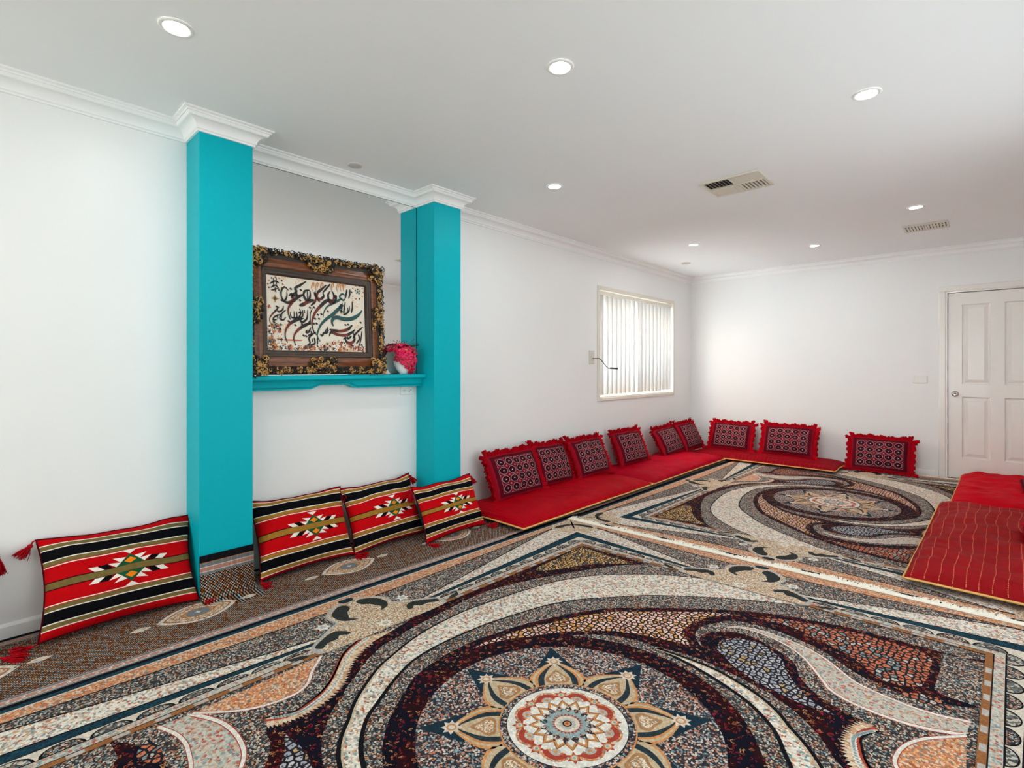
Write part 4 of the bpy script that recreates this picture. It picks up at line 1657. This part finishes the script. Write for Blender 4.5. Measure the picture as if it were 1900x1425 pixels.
    for k, (cs, ct, wd, L_) in enumerate(tassels):
        b = MB()
        p = pill(cs, ct, 1, W_, H_, D_, ear, seed)
        d = inv @ Vector(wd)
        tassel(b, p, d, L_, seed * 10 + k)
        b.build('tassel', 'tassel_red', t, True)
    return t


EY = (0, 1, 0)
dn = (.25, .1, -1)
kilim((.235, -.215, .018), EY, .42, 0, .62, .45, .075, 1.3, 'striped red woven cushion at the left edge of the photo, only its tassels showing', 1.0, .0,
      tassels=((1, 1, (.12, .1, -1), .095), (1, -1, (.6, .8, -.12), .085), (-1, 1, dn, .07), (-1, -1, (.8, -.5, -.1), .07)))
kilim((.225, .525, .020), EY, .46, -.02, .615, .445, .078, 2.1, 'striped red woven cushion left of the near turquoise pillar', 1.0, .06,
      tassels=((-1, 1, (.1, -.7, -.8), .06), (1, 1, (.5, .6, -.7), .06), (1, -1, (.7, .35, -.1), .06), (-1, -1, (.3, -.9, -.05), .06)))
kilim((.245, 1.415, .020), EY, .42, .0, .580, .445, .085, 3.7, 'striped red woven cushion under the mantel shelf, next to the near pillar', 1.12, .12, True,
      tassels=((1, 1, (.35, .25, -1), .075), (-1, -1, (.9, .15, -.12), .075), (1, -1, (.9, .5, -.1), .07)))
kilim((.245, 1.985, .020), EY, .42, .03, .560, .435, .085, 5.2, 'striped red woven cushion in the middle of the three under the shelf', 1.12, .14, True,
      tassels=((1, 1, (.3, .4, -1), .06), (1, -1, (.7, .6, -.1), .06), (-1, -1, (.9, -.1, -.1), .07)))
kilim((.425, 2.420, .020), EY, .44, .02, .555, .395, .075, 6.4, 'striped red woven cushion leaning on the far pillar, beside the first mattress', 1.0, .10, True,
      tassels=((-1, 1, (.3, -.25, -1), .075), (1, 1, (.3, .35, -1), .06), (-1, -1, (.85, .3, -.12), .075), (1, -1, (.9, .3, -.1), .07)))


def embroidered(origin, ex, tilt, roll, W_, H_, D_, seed, lab):
    M_ = frame_m(origin, ex, (0, 0, 1), tilt, roll)
    t = thing('embroidered_cushion', None, lab, 'cushion', 'crimson embroidered cushions with fringed edges', matrix=M_)
    ear = .03
    N1, N2 = 26, 20
    b = MB()
    for side in (1, -1):
        base = len(b.v)
        for i in range(N2 + 1):
            for j in range(N1 + 1):
                s_, tv = -1 + 2 * j / N1, -1 + 2 * i / N2
                s_, tv = math.sin(s_ * PI / 2) * .4 + s_ * .6, math.sin(tv * PI / 2) * .4 + tv * .6
                b.uv[len(b.v)] = ((s_ + 1) / 2, (tv + 1) / 2)
                b.v.append(tuple(pill(s_, tv, side, W_, H_, D_, ear, seed)))
        n = N1 + 1
        for i in range(N2):
            for j in range(N1):
                b.f.append((base + i * n + j, base + i * n + j + 1, base + (i + 1) * n + j + 1, base + (i + 1) * n + j) if side > 0 else (base + i * n + j, base + (i + 1) * n + j, base + (i + 1) * n + j + 1, base + i * n + j + 1))
                b.m.append(0 if side > 0 else 1)
    b.build('cover', ['embroidery', 'emb_back'], t, True, False)
    b = MB()
    rnd = random.Random(int(seed * 100))
    per = []
    n = 420
    for i in range(n):
        q = 4 * i / n
        k, r = int(q), q - int(q)
        e = -1 + 2 * r
        per.append(((e, 1), (1, -e), (-e, -1), (-1, e))[k] + (((0, 1), (1, 0), (0, -1), (-1, 0))[k],))
    for i, (s_, tv, nn) in enumerate(per):
        p = pill(s_, tv, 1, W_, H_, D_, ear, seed)
        low = 1.0 if nn != (0, -1) else .35
        wave = .85 + .17 * math.sin(i * .33 + seed) + .1 * math.sin(i * .11 + seed) + rnd.uniform(-.12, .12)
        if abs(s_) > .86 and abs(tv) > .86:
            wave += .45
            c = Vector((math.copysign(.7, s_), math.copysign(.7, tv), 0))
            d = (Vector((nn[0], nn[1], 0)) + c * .6).normalized()
        else:
            d = Vector((nn[0], nn[1], 0))
        side = Vector((-d.y, d.x, 0))
        L_ = .046 * max(.45, wave) * low
        for layer in (-1, 0, 1):
            w_ = .0075
            z = layer * (.006 + .008 * math.sin(i * .9 + layer + seed))
            p0, p1, p2 = p + d * -.006, p + d * L_ * .55 + Vector((0, 0, z)), p + d * L_ + Vector((0, 0, z * 1.5)) + side * rnd.uniform(-.008, .008)
            b.add([p0 - side * w_, p0 + side * w_, p1 - side * w_, p1 + side * w_, p2 - side * w_ * .75, p2 + side * w_ * .75], [(0, 1, 3, 2), (2, 3, 5, 4)])
    b.build('fringe', 'fringe_red', t, False, False)
    return t


Z0 = .108
E_ = [((.275, 3.285), .40, .01, .60, .385, 'fringed crimson cushion standing nearest the striped cushions, at the near end of the first mattress'),
      ((.245, 3.835), .40, -.03, .50, .385, 'narrow fringed crimson cushion half hidden behind its neighbour on the first mattress'),
      ((.275, 4.425), .42, .0, .56, .385, 'fringed crimson cushion at the far end of the first mattress, before the window'),
      ((.26, 5.270), .40, -.01, .60, .385, 'fringed crimson cushion standing alone under the window on the second mattress'),
      ((.31, 6.180), .48, .05, .56, .36, 'fringed crimson cushion below the right end of the window'),
      ((.33, 6.735), .46, .02, .52, .37, 'fringed crimson cushion turned into the far corner of the room')]
for i, ((x, y), ti, ro, w_, h_, lab) in enumerate(E_):
    embroidered((x, y, Z0 if i < 5 else Z0 + .004), EY, ti, ro, w_, h_, .07, 11 + i * 1.7, lab)
embroidered((.665, 7.05, .10), (1, .04, 0), .40, -.02, .52, .375, .07, 23.1, 'fringed crimson cushion leaning on the end wall, nearest the far corner')
embroidered((1.375, 7.04, .10), (1, 0, 0), .40, .0, .59, .385, .07, 25.3, 'fringed crimson cushion in the middle of the end wall mattress')
embroidered((2.32, 7.07, .030), (1, .0, 0), .36, .0, .57, .385, .07, 27.7, 'fringed crimson cushion standing on the rug left of the door')
embroidered((3.440, 6.50, .125), (0, -1, 0), 1.0, .0, .56, .375, .06, 29.9, 'fringed crimson cushion at the right edge of the photo on the far right mattress')
embroidered((3.385, 4.56, .130), (0, -1, 0), 1.0, .0, .56, .375, .06, 31.3, 'fringed crimson cushion at the right edge of the photo on the brick red mattress')


# ------------------------------------------------------------------ floor mattresses
def mattress(cx, cy, LX, LY, T, mat, lab, seed, rotz=0.0, zb=.012, crease=.010, edge_front=.03):
    t = thing('floor_mattress', (cx, cy, zb), lab, 'mattress', 'red floor mattresses with gold piping', rot=(0, 0, rotz))
    NX, NY = 40, 64
    if LX > LY:
        NX, NY = 64, 40

    def sur(s_, tv, side):
        kx, ky = 1 - abs(s_) ** 5, 1 - abs(tv) ** 7
        k = max(0, kx * ky) ** .45
        cr = (1 + .0 * s_)
        x = LX / 2 * s_ * (1 - .015 * (1 - tv * tv) * abs(s_) ** 4 + .012 * noise.noise(Vector((seed, tv * 3, 1.0))))
        y = LY / 2 * tv * (1 - .008 * (1 - s_ * s_) * abs(tv) ** 4 + .006 * noise.noise(Vector((seed, s_ * 3, 4.0))))
        ez = edge_front
        if side > 0:
            z = ez + (T - ez) * k
            z += (crease * 1.6 * noise.noise(Vector((s_ * 1.6 + seed, tv * 5, seed))) + crease * noise.noise(Vector((s_ * 3 + seed, tv * 18, seed * 2))) * .8
                  - crease * 1.2 * max(0, noise.noise(Vector((s_ * 1.2, tv * 11 + seed, 9.0)))) ** .8) * min(1, k)
        else:
            z = ez * (1 - k)
        return Vector((x, y, max(z, .0)))
    b = MB()
    f = lambda i, N: (lambda q: math.sin(q * PI / 2) * .55 + q * .45)(-1 + 2 * i / N)
    for side in (1, -1):
        base = len(b.v)
        for i in range(NY + 1):
            for j in range(NX + 1):
                b.v.append(tuple(sur(f(j, NX), f(i, NY), side)))
        n = NX + 1
        for i in range(NY):
            for j in range(NX):
                q = (base + i * n + j, base + i * n + j + 1, base + (i + 1) * n + j + 1, base + (i + 1) * n + j)
                b.f.append(q if side > 0 else tuple(reversed(q)))
                b.m.append(0)
    b.build('cover', mat, t, True, False)
    b = MB()
    ed = [(-1 + 2 * i / 40, -1) for i in range(40)] + [(1, -1 + 2 * i / 60) for i in range(60)] + [(1 - 2 * i / 40, 1) for i in range(40)] + [(-1, 1 - 2 * i / 60) for i in range(60)]
    b.tube([sur(s_, tv, 1) + Vector((s_ * .002, tv * .002, 0)) for s_, tv in ed], .0062, 6, 0, True)
    b.build('piping', 'piping_gold', t, True)
    return t


mattress(.392, 3.735, .735, 1.935, .108, 'mattress_crimson', 'crimson floor mattress along the wall, nearest the striped cushions', 1.1, -.005)
mattress(.395, 5.680, .745, 1.890, .108, 'mattress_carmine', 'carmine floor mattress along the wall below the window', 2.3)
mattress(1.105, 6.995, 1.74, .66, .095, 'mattress_wine', 'wine red floor mattress along the end wall', 3.7)
mattress(3.295, 4.595, .80, 2.10, .125, 'mattress_brick', 'brick red mattress with gold stitched lines at the right edge', 4.9, -.02, .014, .020, .035)
mattress(3.36, 6.48, .72, 1.66, .125, 'mattress_scarlet', 'bright scarlet mattress in front of the door at the right edge', 6.1, -.02, .014, .022, .035)

# ------------------------------------------------------------------ picture on the mantel shelf
FW, FH = .905, .755
pm = frame_m((.0985, 1.556, SZ + .003), (0, 1, 0), (0, 0, 1), .055)
pic = thing('framed_calligraphy', None, 'ornate gilt wooden frame with calligraphy leaning on the mirror', 'picture', matrix=pm)
AW, AH = .650, .452
ax0, ay0 = -AW / 2 - .005, .150


def ring_sweep(mb, prof, mi=0):
    """mitred frame moulding; prof = (inset from the outer edge, height)"""
    K = len(prof)
    X0, X1, Y0, Y1 = -FW / 2 + .006, FW / 2 - .006, .002, FH - .006
    for cx, cy, sx, sy in ((X0, Y0, 1, 1), (X1, Y0, -1, 1), (X1, Y1, -1, -1), (X0, Y1, 1, -1)):
        for ins, z in prof:
            mb.v.append((cx + sx * ins * (ax0 - X0) / .115, cy + sy * ins * ((ay0 - Y0) if sy > 0 else (Y1 - ay0 - AH)) / .115, z))
    b0 = 0
    for c in range(4):
        d = (c + 1) % 4
        for k in range(K - 1):
            mb.f.append((c * K + k, d * K + k, d * K + k + 1, c * K + k + 1))
            mb.m.append(mi)


b = MB()
ring_sweep(b, [(.0, -.015), (.0, .012), (.006, .022), (.024, .026), (.036, .020), (.040, .018)])
b.build('outer_moulding', 'frame_bronze', pic, True)
b = MB()
ring_sweep(b, [(.038, .018), (.044, .020), (.058, .030), (.070, .032), (.080, .028), (.082, .024)])
b.build('wood_moulding', 'frame_wood', pic, True)
b = MB()
ring_sweep(b, [(.081, .024), (.086, .028), (.092, .028), (.096, .020), (.098, .022), (.105, .022), (.112, .008), (.116, .004)])
b.build('inner_moulding', 'frame_wood_dark', pic, True)
b = MB()
b.box((-FW / 2 + .02, .02, -.015), (FW / 2 - .02, FH - .02, .002))
b.build('backing_board', 'frame_wood_dark', pic)


def curl(mb, c, r, turns, a0, tube, z, sgn, mi):
    pts, rad = [], []
    n = 12
    for i in range(n + 1):
        t = i / n
        a = a0 + sgn * turns * 2 * PI * t
        rr_ = r * (1 - .82 * t)
        pts.append((c[0] + rr_ * math.cos(a), c[1] + rr_ * math.sin(a), z + .010 * math.sin(PI * t)))
        rad.append(tube * (.55 + .6 * math.sin(PI * min(1, t * 1.1 + .1))))
    mb.tube(pts, rad, 5, mi)


def cluster(cx, cy, w_, h_, n, seed, z0=.028, big=1.0):
    rnd = random.Random(seed)
    mb = MB()
    for i in range(n):
        x, y = cx + rnd.uniform(-1, 1) * w_, cy + rnd.uniform(-1, 1) * h_
        k = 1 - .5 * (abs(x - cx) / w_ + abs(y - cy) / h_) / 2
        curl(mb, (x, y), rnd.uniform(.008, .020) * big, rnd.uniform(.8, 1.5), rnd.uniform(0, 6.28), rnd.uniform(.003, .0048), z0 + .012 * k, rnd.choice((-1, 1)), 0 if rnd.random() < .42 else 1)
    mb.ball((cx, cy, z0 + .018), .013 * big, 0, 8, (1, 1, .8))
    for k in range(6):
        a = k * PI / 3
        mb.ball((cx + .019 * big * math.cos(a), cy + .019 * big * math.sin(a), z0 + .013), .0095 * big, 0 if k % 2 else 1, 6, (1, 1, .7))
    return mb


hx, hy = FW / 2, FH
k_ = 0
for cx, cy in ((-hx + .055, .055), (hx - .055, .055), (hx - .055, hy - .055), (-hx + .055, hy - .055)):
    cluster(cx, cy, .050, .050, 64, 40 + k_, big=1.15).build('corner_ornament', ['frame_gold', 'frame_bronze'], pic, True)
    k_ += 1
for cx, cy, w_, h_ in ((0, .062, .085, .036), (0, hy - .062, .085, .036), (-hx + .05, hy / 2, .030, .072), (hx - .05, hy / 2, .030, .072)):
    cluster(cx, cy, w_, h_, 60, 50 + k_).build('centre_ornament', ['frame_gold', 'frame_bronze'], pic, True)
    k_ += 1
for e in range(4):
    rnd = random.Random(80 + e)
    mb = MB()
    L_ = FW if e % 2 == 0 else FH
    n = int(L_ / .021)
    for i in range(n):
        q = -L_ / 2 + .02 + (L_ - .04) * (i + .5) / n
        for dd in (.004, .016, .028):
            x, y = ((q, dd + .012), (hx - dd, hy / 2 + q), (q, hy - dd), (-hx + dd, hy / 2 + q))[e]
            curl(mb, (x + rnd.uniform(-.004, .004), y + rnd.uniform(-.004, .004)), rnd.uniform(.008, .014), rnd.uniform(.9, 1.5), rnd.uniform(0, 6.28), .0034, .022, rnd.choice((-1, 1)), 0 if rnd.random() < .42 else 1)
        if rnd.random() < .5:
            x, y = ((q, .018), (hx - .018, hy / 2 + q), (q, hy - .018), (-hx + .018, hy / 2 + q))[e]
            mb.ball((x, y, .030), .006, 0, 6)
    mb.build('carved_edge', ['frame_gold', 'frame_bronze'], pic, True)

# artwork: strokes traced on the sheet, in a 0..1 square
A = Rug(['art_paper'])
A.z0, A.dz = .0045, .00012
TL, TR, BR, BL = (240, 345), (1012, 428), (1030, 964), (252, 942)


def art(p):
    """reference quadrilateral to sheet coordinates by inverse bilinear steps"""
    u, v = .5, .5
    for _ in range(12):
        x = (1 - u) * (1 - v) * TL[0] + u * (1 - v) * TR[0] + u * v * BR[0] + (1 - u) * v * BL[0]
        y = (1 - u) * (1 - v) * TL[1] + u * (1 - v) * TR[1] + u * v * BR[1] + (1 - u) * v * BL[1]
        u += (p[0] - x) / 778
        v += (p[1] - y - (u - .5) * 0) / 560
    return (ax0 + AW * u, ay0 + AH * (1 - v))


SC_ = AW / 778
A.tri([(ax0, ay0), (ax0 + AW, ay0), (ax0 + AW, ay0 + AH), (ax0, ay0 + AH)], 0, 'art_paper')


def stroke(pts, w_, mat='art_black', mid=None, tail=False):
    P = sm([art(p) for p in pts], 6)
    N = len(P)
    V = [Vector(p) for p in P]
    L_, R_ = [], []
    for i in range(N):
        d = V[min(i + 1, N - 1)] - V[max(i - 1, 0)]
        d = d.normalized() if d.length > 1e-9 else Vector((1, 0))
        n_ = Vector((-d.y, d.x))
        t = i / (N - 1)
        k = min(1, .35 + 3 * t, .35 + 3 * (1 - t))
        if tail:
            k = min(1, .4 + 3 * t) * (1 - .78 * t)
        # a broad pen: thicker on horizontal runs
        k *= .75 + .35 * abs(d.x)
        L_.append(V[i] + n_ * w_ * SC_ * k * (.44 + .010 * w_))
        R_.append(V[i] - n_ * w_ * SC_ * k * (.44 + .010 * w_))
    for i in range(N - 1):
        mt = mid if (mid and .3 < i / N < .68) else mat
        A.quad(L_[i], R_[i], R_[i + 1], L_[i + 1], 20, mt)


def diamond(x, y, r=9, mat='art_black'):
    c = art((x, y))
    r *= SC_
    A.tri([(c[0] - r * 1.15, c[1] + .2 * r), (c[0] + .1 * r, c[1] - r), (c[0] + r * 1.15, c[1] - .2 * r), (c[0] - .1 * r, c[1] + r)], 21, mat)


K, T_, RD = 'art_black', 'art_teal', 'art_red'
for args in [
    ([(398, 468), (370, 442), (347, 472), (347, 520), (366, 552), (386, 520), (386, 468)], 13),
    ([(400, 512), (418, 500), (432, 515), (428, 545), (395, 566), (340, 545)], 17, K, RD),
    ([(530, 393), (485, 424), (447, 450), (457, 476), (427, 508), (420, 530)], 16),
    ([(430, 510), (462, 506), (450, 482)], 12),
    ([(512, 500), (474, 516), (432, 555), (402, 600), (396, 640), (405, 680), (415, 702)], 22, K, RD, True),
    ([(556, 462), (520, 470), (512, 505), (528, 540), (552, 540), (562, 500), (558, 462)], 16),
    ([(540, 470), (542, 540)], 12),
    ([(478, 590), (512, 576), (545, 556), (592, 540)], 20, K, RD),
    ([(592, 478), (604, 515), (600, 552), (566, 588)], 16, K, RD),
    ([(690, 418), (655, 450), (620, 482), (616, 520), (640, 534), (668, 510), (660, 478)], 17, K, RD),
    ([(600, 470), (610, 520), (640, 560)], 13),
    ([(745, 545), (695, 545), (645, 588), (602, 640), (582, 690), (576, 740), (588, 790), (612, 822)], 24, K, RD, True),
    ([(722, 408), (692, 444), (662, 480)], 13),
    ([(722, 468), (704, 500), (720, 562), (746, 545), (752, 500), (736, 468)], 17, K, RD),
    ([(752, 520), (770, 508), (765, 545), (735, 572)], 16),
    ([(862, 450), (856, 490), (846, 525)], 15), ([(888, 448), (888, 490), (876, 528)], 13),
    ([(850, 500), (820, 490), (800, 512), (830, 540), (850, 525)], 13, T_),
    ([(815, 525), (785, 545), (735, 572), (695, 595), (670, 638), (664, 682)], 19, T_, T_, True),
    ([(830, 580), (790, 612), (745, 655), (695, 690), (652, 732), (628, 780), (618, 830), (640, 875)], 25, T_, T_, True),
    ([(848, 552), (842, 600), (834, 645)], 13), ([(822, 560), (818, 610), (810, 650)], 12),
    ([(790, 600), (815, 575), (800, 620), (845, 640)], 12, T_),
    ([(908, 548), (910, 600), (900, 645)], 13), ([(884, 585), (880, 625), (855, 650), (830, 655)], 13), ([(870, 600), (866, 645)], 9),
    ([(996, 622), (965, 660), (905, 690), (840, 694), (780, 680), (748, 690), (736, 720), (748, 752)], 22, T_, None, False),
    ([(910, 742), (868, 778), (800, 792), (715, 778)], 18, K, RD), ([(935, 778), (900, 805), (850, 825), (780, 818), (730, 800), (714, 832)], 17, K, RD),
    ([(700, 755), (697, 800), (670, 808), (655, 828), (640, 815)], 14), ([(710, 790), (690, 780), (680, 805)], 11),
    ([(1005, 757), (962, 792), (932, 822), (915, 852)], 14), ([(918, 800), (930, 858), (900, 888), (862, 880), (850, 850)], 18, K, RD),
    ([(996, 790), (990, 840), (975, 905)], 12), ([(960, 820), (975, 850), (945, 895)], 13), ([(905, 830), (880, 850), (850, 845), (832, 860)], 12), ([(870, 830), (872, 862)], 8), ([(888, 822), (890, 850)], 8),
    ([(330, 602), (300, 640), (275, 672), (264, 705), (276, 742)], 14, K, RD, True), ([(362, 590), (356, 622), (330, 640), (318, 628)], 11),
    ([(380, 625), (352, 652), (335, 690), (360, 705), (380, 680)], 11), ([(340, 660), (300, 680), (290, 705), (318, 700)], 11), ([(318, 660), (322, 700)], 9), ([(350, 660), (345, 712)], 9),
    ([(410, 640), (418, 680), (440, 680), (438, 632)], 10), ([(455, 630), (460, 680), (425, 690)], 10), ([(470, 650), (490, 640), (480, 676), (455, 690)], 12), ([(500, 618), (505, 668), (478, 690)], 11), ([(515, 620), (520, 650)], 9),
    ([(542, 620), (536, 690), (500, 722), (488, 700), (512, 690)], 14), ([(578, 608), (562, 660), (566, 742)], 8), ([(480, 612), (488, 640)], 9),
    ([(500, 690), (455, 704), (405, 738), (378, 790), (376, 840), (392, 884)], 22, K, RD, True), ([(562, 728), (505, 755), (455, 800), (437, 850), (452, 905)], 22, K, RD, True), ([(560, 705), (545, 735), (520, 745)], 12),
    ([(568, 762), (548, 800), (530, 800), (540, 782)], 13), ([(566, 790), (572, 815), (545, 828)], 13),
    ([(608, 800), (572, 822), (552, 850), (560, 890), (532, 908)], 13), ([(592, 842), (598, 890), (560, 905)], 13), ([(618, 840), (620, 900)], 12), ([(575, 850), (582, 880)], 10),
    ([(290, 370), (292, 440)], 9), ([(310, 365), (312, 430)], 9), ([(262, 420), (300, 398), (330, 410)], 10), ([(270, 450), (305, 430), (330, 460)], 10), ([(280, 470), (320, 455)], 9), ([(300, 440), (310, 490)], 8),
]:
    stroke(*args)
for x, y in ((415, 455), (490, 463), (484, 546), (560, 604), (592, 602), (622, 660), (650, 655), (600, 692), (632, 692), (590, 732), (612, 732), (850, 740), (874, 738), (702, 632), (315, 600), (400, 715), (450, 745), (500, 738), (512, 828), (530, 832), (985, 722), (975, 905), (995, 905), (905, 905), (296, 722)):
    diamond(x, y, 10)
rnd = random.Random(12)
# gilded flourishes and tinted patches behind the writing
for x, y, r, mt in ((475, 385, 26, 'art_tan'), (800, 655, 60, 'art_tan'), (940, 560, 40, 'art_tan'), (955, 762, 24, 'art_tan'), (385, 765, 26, 'art_tan'), (262, 600, 12, 'art_rust'), (360, 370, 18, 'art_tan')):
    for k in range(14):
        c = art((x + rnd.uniform(-r, r), y + rnd.uniform(-r, r)))
        A.star(c, rnd.uniform(.004, .008), .0025, rnd.choice((4, 5, 6)), 1 + .05 * k, mt, rnd.uniform(0, 3))
for x0 in (578, 610, 648, 735, 782, 812, 836):
    stroke([(x0, 470), (x0 - 6, 440), (x0 + 4, 405), (x0 + 14, 410), (x0 + 8, 440)], 9, 'art_ochre')
for x, y, n in ((305, 420, 12), (958, 475, 10)):
    for k in range(n):
        a = 2 * PI * k / n
        c = art((x + 52 * math.cos(a), y + 55 * math.sin(a)))
        A.star(c, .0085, .004, 5, 2 + .1 * k, ('art_rust', 'art_ochre', 'art_black')[k % 3], a)
for k, (dx, dy) in enumerate(((-20, -10), (0, -20), (18, -6), (-8, 10), (12, 14), (0, 0))):
    c = art((958 + dx, 470 + dy))
    A.star(c, .010, .004, 5, 4, ('art_black', 'art_teal')[k % 2], k)
c = art((303, 535))
A.star(c, .026, .012, 4, 3, 'art_ochre')
A.star(c, .013, .008, 6, 4, 'art_teal')
for i in range(420):
    u = rnd.random()
    if i < 320:
        lim = .075 + .07 * max(0, 1 - u / .22) + .09 * max(0, 1 - abs(u - .70) / .20)
        x, y = 250 + 770 * u, 945 - 560 * lim * rnd.random() ** .8 + 18 * u
    else:
        u = .13 * rnd.random()
        x, y = 250 + 770 * u, 740 + 200 * rnd.random()
    c = art((x, y))
    c = (min(max(c[0], ax0 + .012), ax0 + AW - .012), max(c[1], ay0 + .010))
    r = rnd.uniform(.006, .015)
    mt = rnd.choice(('art_ochre', 'art_rust', 'art_teal', 'art_white', 'art_rust', 'art_tan', 'art_red', 'art_black', 'art_white'))
    A.star(c, r, r * .5, rnd.choice((4, 5, 6)), 5 + i * .05, mt, rnd.uniform(0, 3))
    if rnd.random() < .5:
        A.disc(c, r * .35, 5 + i * .05 + .02, rnd.choice(('art_white', 'art_ochre', 'art_black')), 8)
stroke([(365, 862), (500, 866)], 9, 'art_rust')
stroke([(332, 760), (335, 830)], 9, 'art_rust')
sheet = A.mb.build('calligraphy_sheet', A.mats, pic, False, False)
sheet['label'] = 'cream sheet of black and teal calligraphy with flowers'

# ------------------------------------------------------------------ flower pot on the shelf
pot = thing('flower_pot', (.066, 2.222, SZ + .0005), 'white round pot of pink artificial flowers on the mantel shelf', 'flower pot')
b = MB()
b.lathe([(.001, .0), (.040, .0), (.047, .004), (.074, .036), (.092, .085), (.090, .128), (.078, .158), (.072, .166), (.066, .160), (.062, .145), (.001, .140)], 40, cap=False)
b.v = [(x * .60, y, z) for x, y, z in b.v]
b.build('pot', 'pot_white', pot, True)


def flower_mesh(mat):
    b = MB()
    for k in range(5):
        a = 2 * PI * k / 5
        ca, sa = math.cos(a), math.sin(a)
        ring = []
        for (r, w_, z) in ((.003, .004, .0), (.012, .011, .006), (.022, .012, .007), (.028, .006, .003)):
            ring.append([(r * ca - w_ * sa, r * sa + w_ * ca, z), (r * ca, r * sa, z + .003), (r * ca + w_ * sa, r * sa - w_ * ca, z)])
        base = len(b.v)
        for q in ring:
            b.v += q
        for i in range(3):
            for j in range(2):
                b.f.append((base + i * 3 + j, base + i * 3 + j + 1, base + i * 3 + 4 + j, base + i * 3 + 3 + j))
                b.m.append(0)
    b.ball((0, 0, .006), .0045, 1, 6)
    return b.mesh('flower', [mat, 'flower_yellow'], True, False)


fm = [flower_mesh('petal_pink'), flower_mesh('petal_deep')]
rnd = random.Random(21)
spots = []
for i in range(92):
    # a mound above the pot that spills down its front
    if i < 30:
        a, r = rnd.uniform(0, 2 * PI), rnd.uniform(.01, .13)
        p = Vector((r * math.cos(a) * .36 + .006, r * math.sin(a) * 1.0 - .02, .165 + rnd.uniform(0, .055) * (1 - r / .2)))
    else:
        q = rnd.random()
        ph = math.radians(-58 + 88 * q + rnd.uniform(-16, 16))
        z = .175 - .15 * rnd.uniform(.0, 1) * min(1, .45 + .75 * q)
        rr_ = .62 + .38 * math.sin(PI * min(1, max(.12, z / .17)) * .62)
        p = Vector((.060 * rr_ * math.cos(ph) + .004, .098 * rr_ * math.sin(ph), z))
    n_ = (p - Vector((-.02, 0, .08))).normalized()
    n_ = (n_ + Vector((rnd.uniform(-.3, .3), rnd.uniform(-.3, .3), rnd.uniform(-.2, .3)))).normalized()
    p.x = max(p.x, -.028)
    o = bpy.data.objects.new('flower', fm[0 if rnd.random() < .65 else 1])
    COL.objects.link(o)
    o.parent = pot
    o.rotation_mode = 'QUATERNION'
    o.rotation_quaternion = n_.to_track_quat('Z', 'Y')
    o.location = p
    s_ = rnd.uniform(.85, 1.2)
    o.scale = (s_, s_, s_)
b = MB()
for i in range(16):
    a = rnd.uniform(0, 2 * PI)
    p0 = Vector((0, 0, .14))
    p2 = Vector((max(-.03, .05 * math.cos(a)), .125 * math.sin(a) - .01, .20 + rnd.uniform(0, .06)))
    p1 = (p0 + p2) / 2 + Vector((0, 0, .02))
    b.tube(sm([p0, p1, p2], 4), .0016, 4)
    b.ball(p2, .004, 0, 5)
b.build('stems', 'stem_green', pot, True)
lm = MB()
pts = [(0, 0, 0), (.012, .012, .003), (.008, .032, .002), (0, .046, 0), (-.008, .032, .002), (-.012, .012, .003)]
lm.add(pts, [(0, 1, 2, 3, 4, 5)])
lme = lm.mesh('leaf', ['stem_green'])
for i in range(8):
    a = rnd.uniform(0, 2 * PI)
    o = bpy.data.objects.new('leaf', lme)
    COL.objects.link(o)
    o.parent = pot
    o.location = (max(-.02, .025 * math.cos(a)), .07 * math.sin(a), .175 + rnd.uniform(0, .03))
    o.rotation_euler = (rnd.uniform(-.4, .6), rnd.uniform(-.5, .5), a)
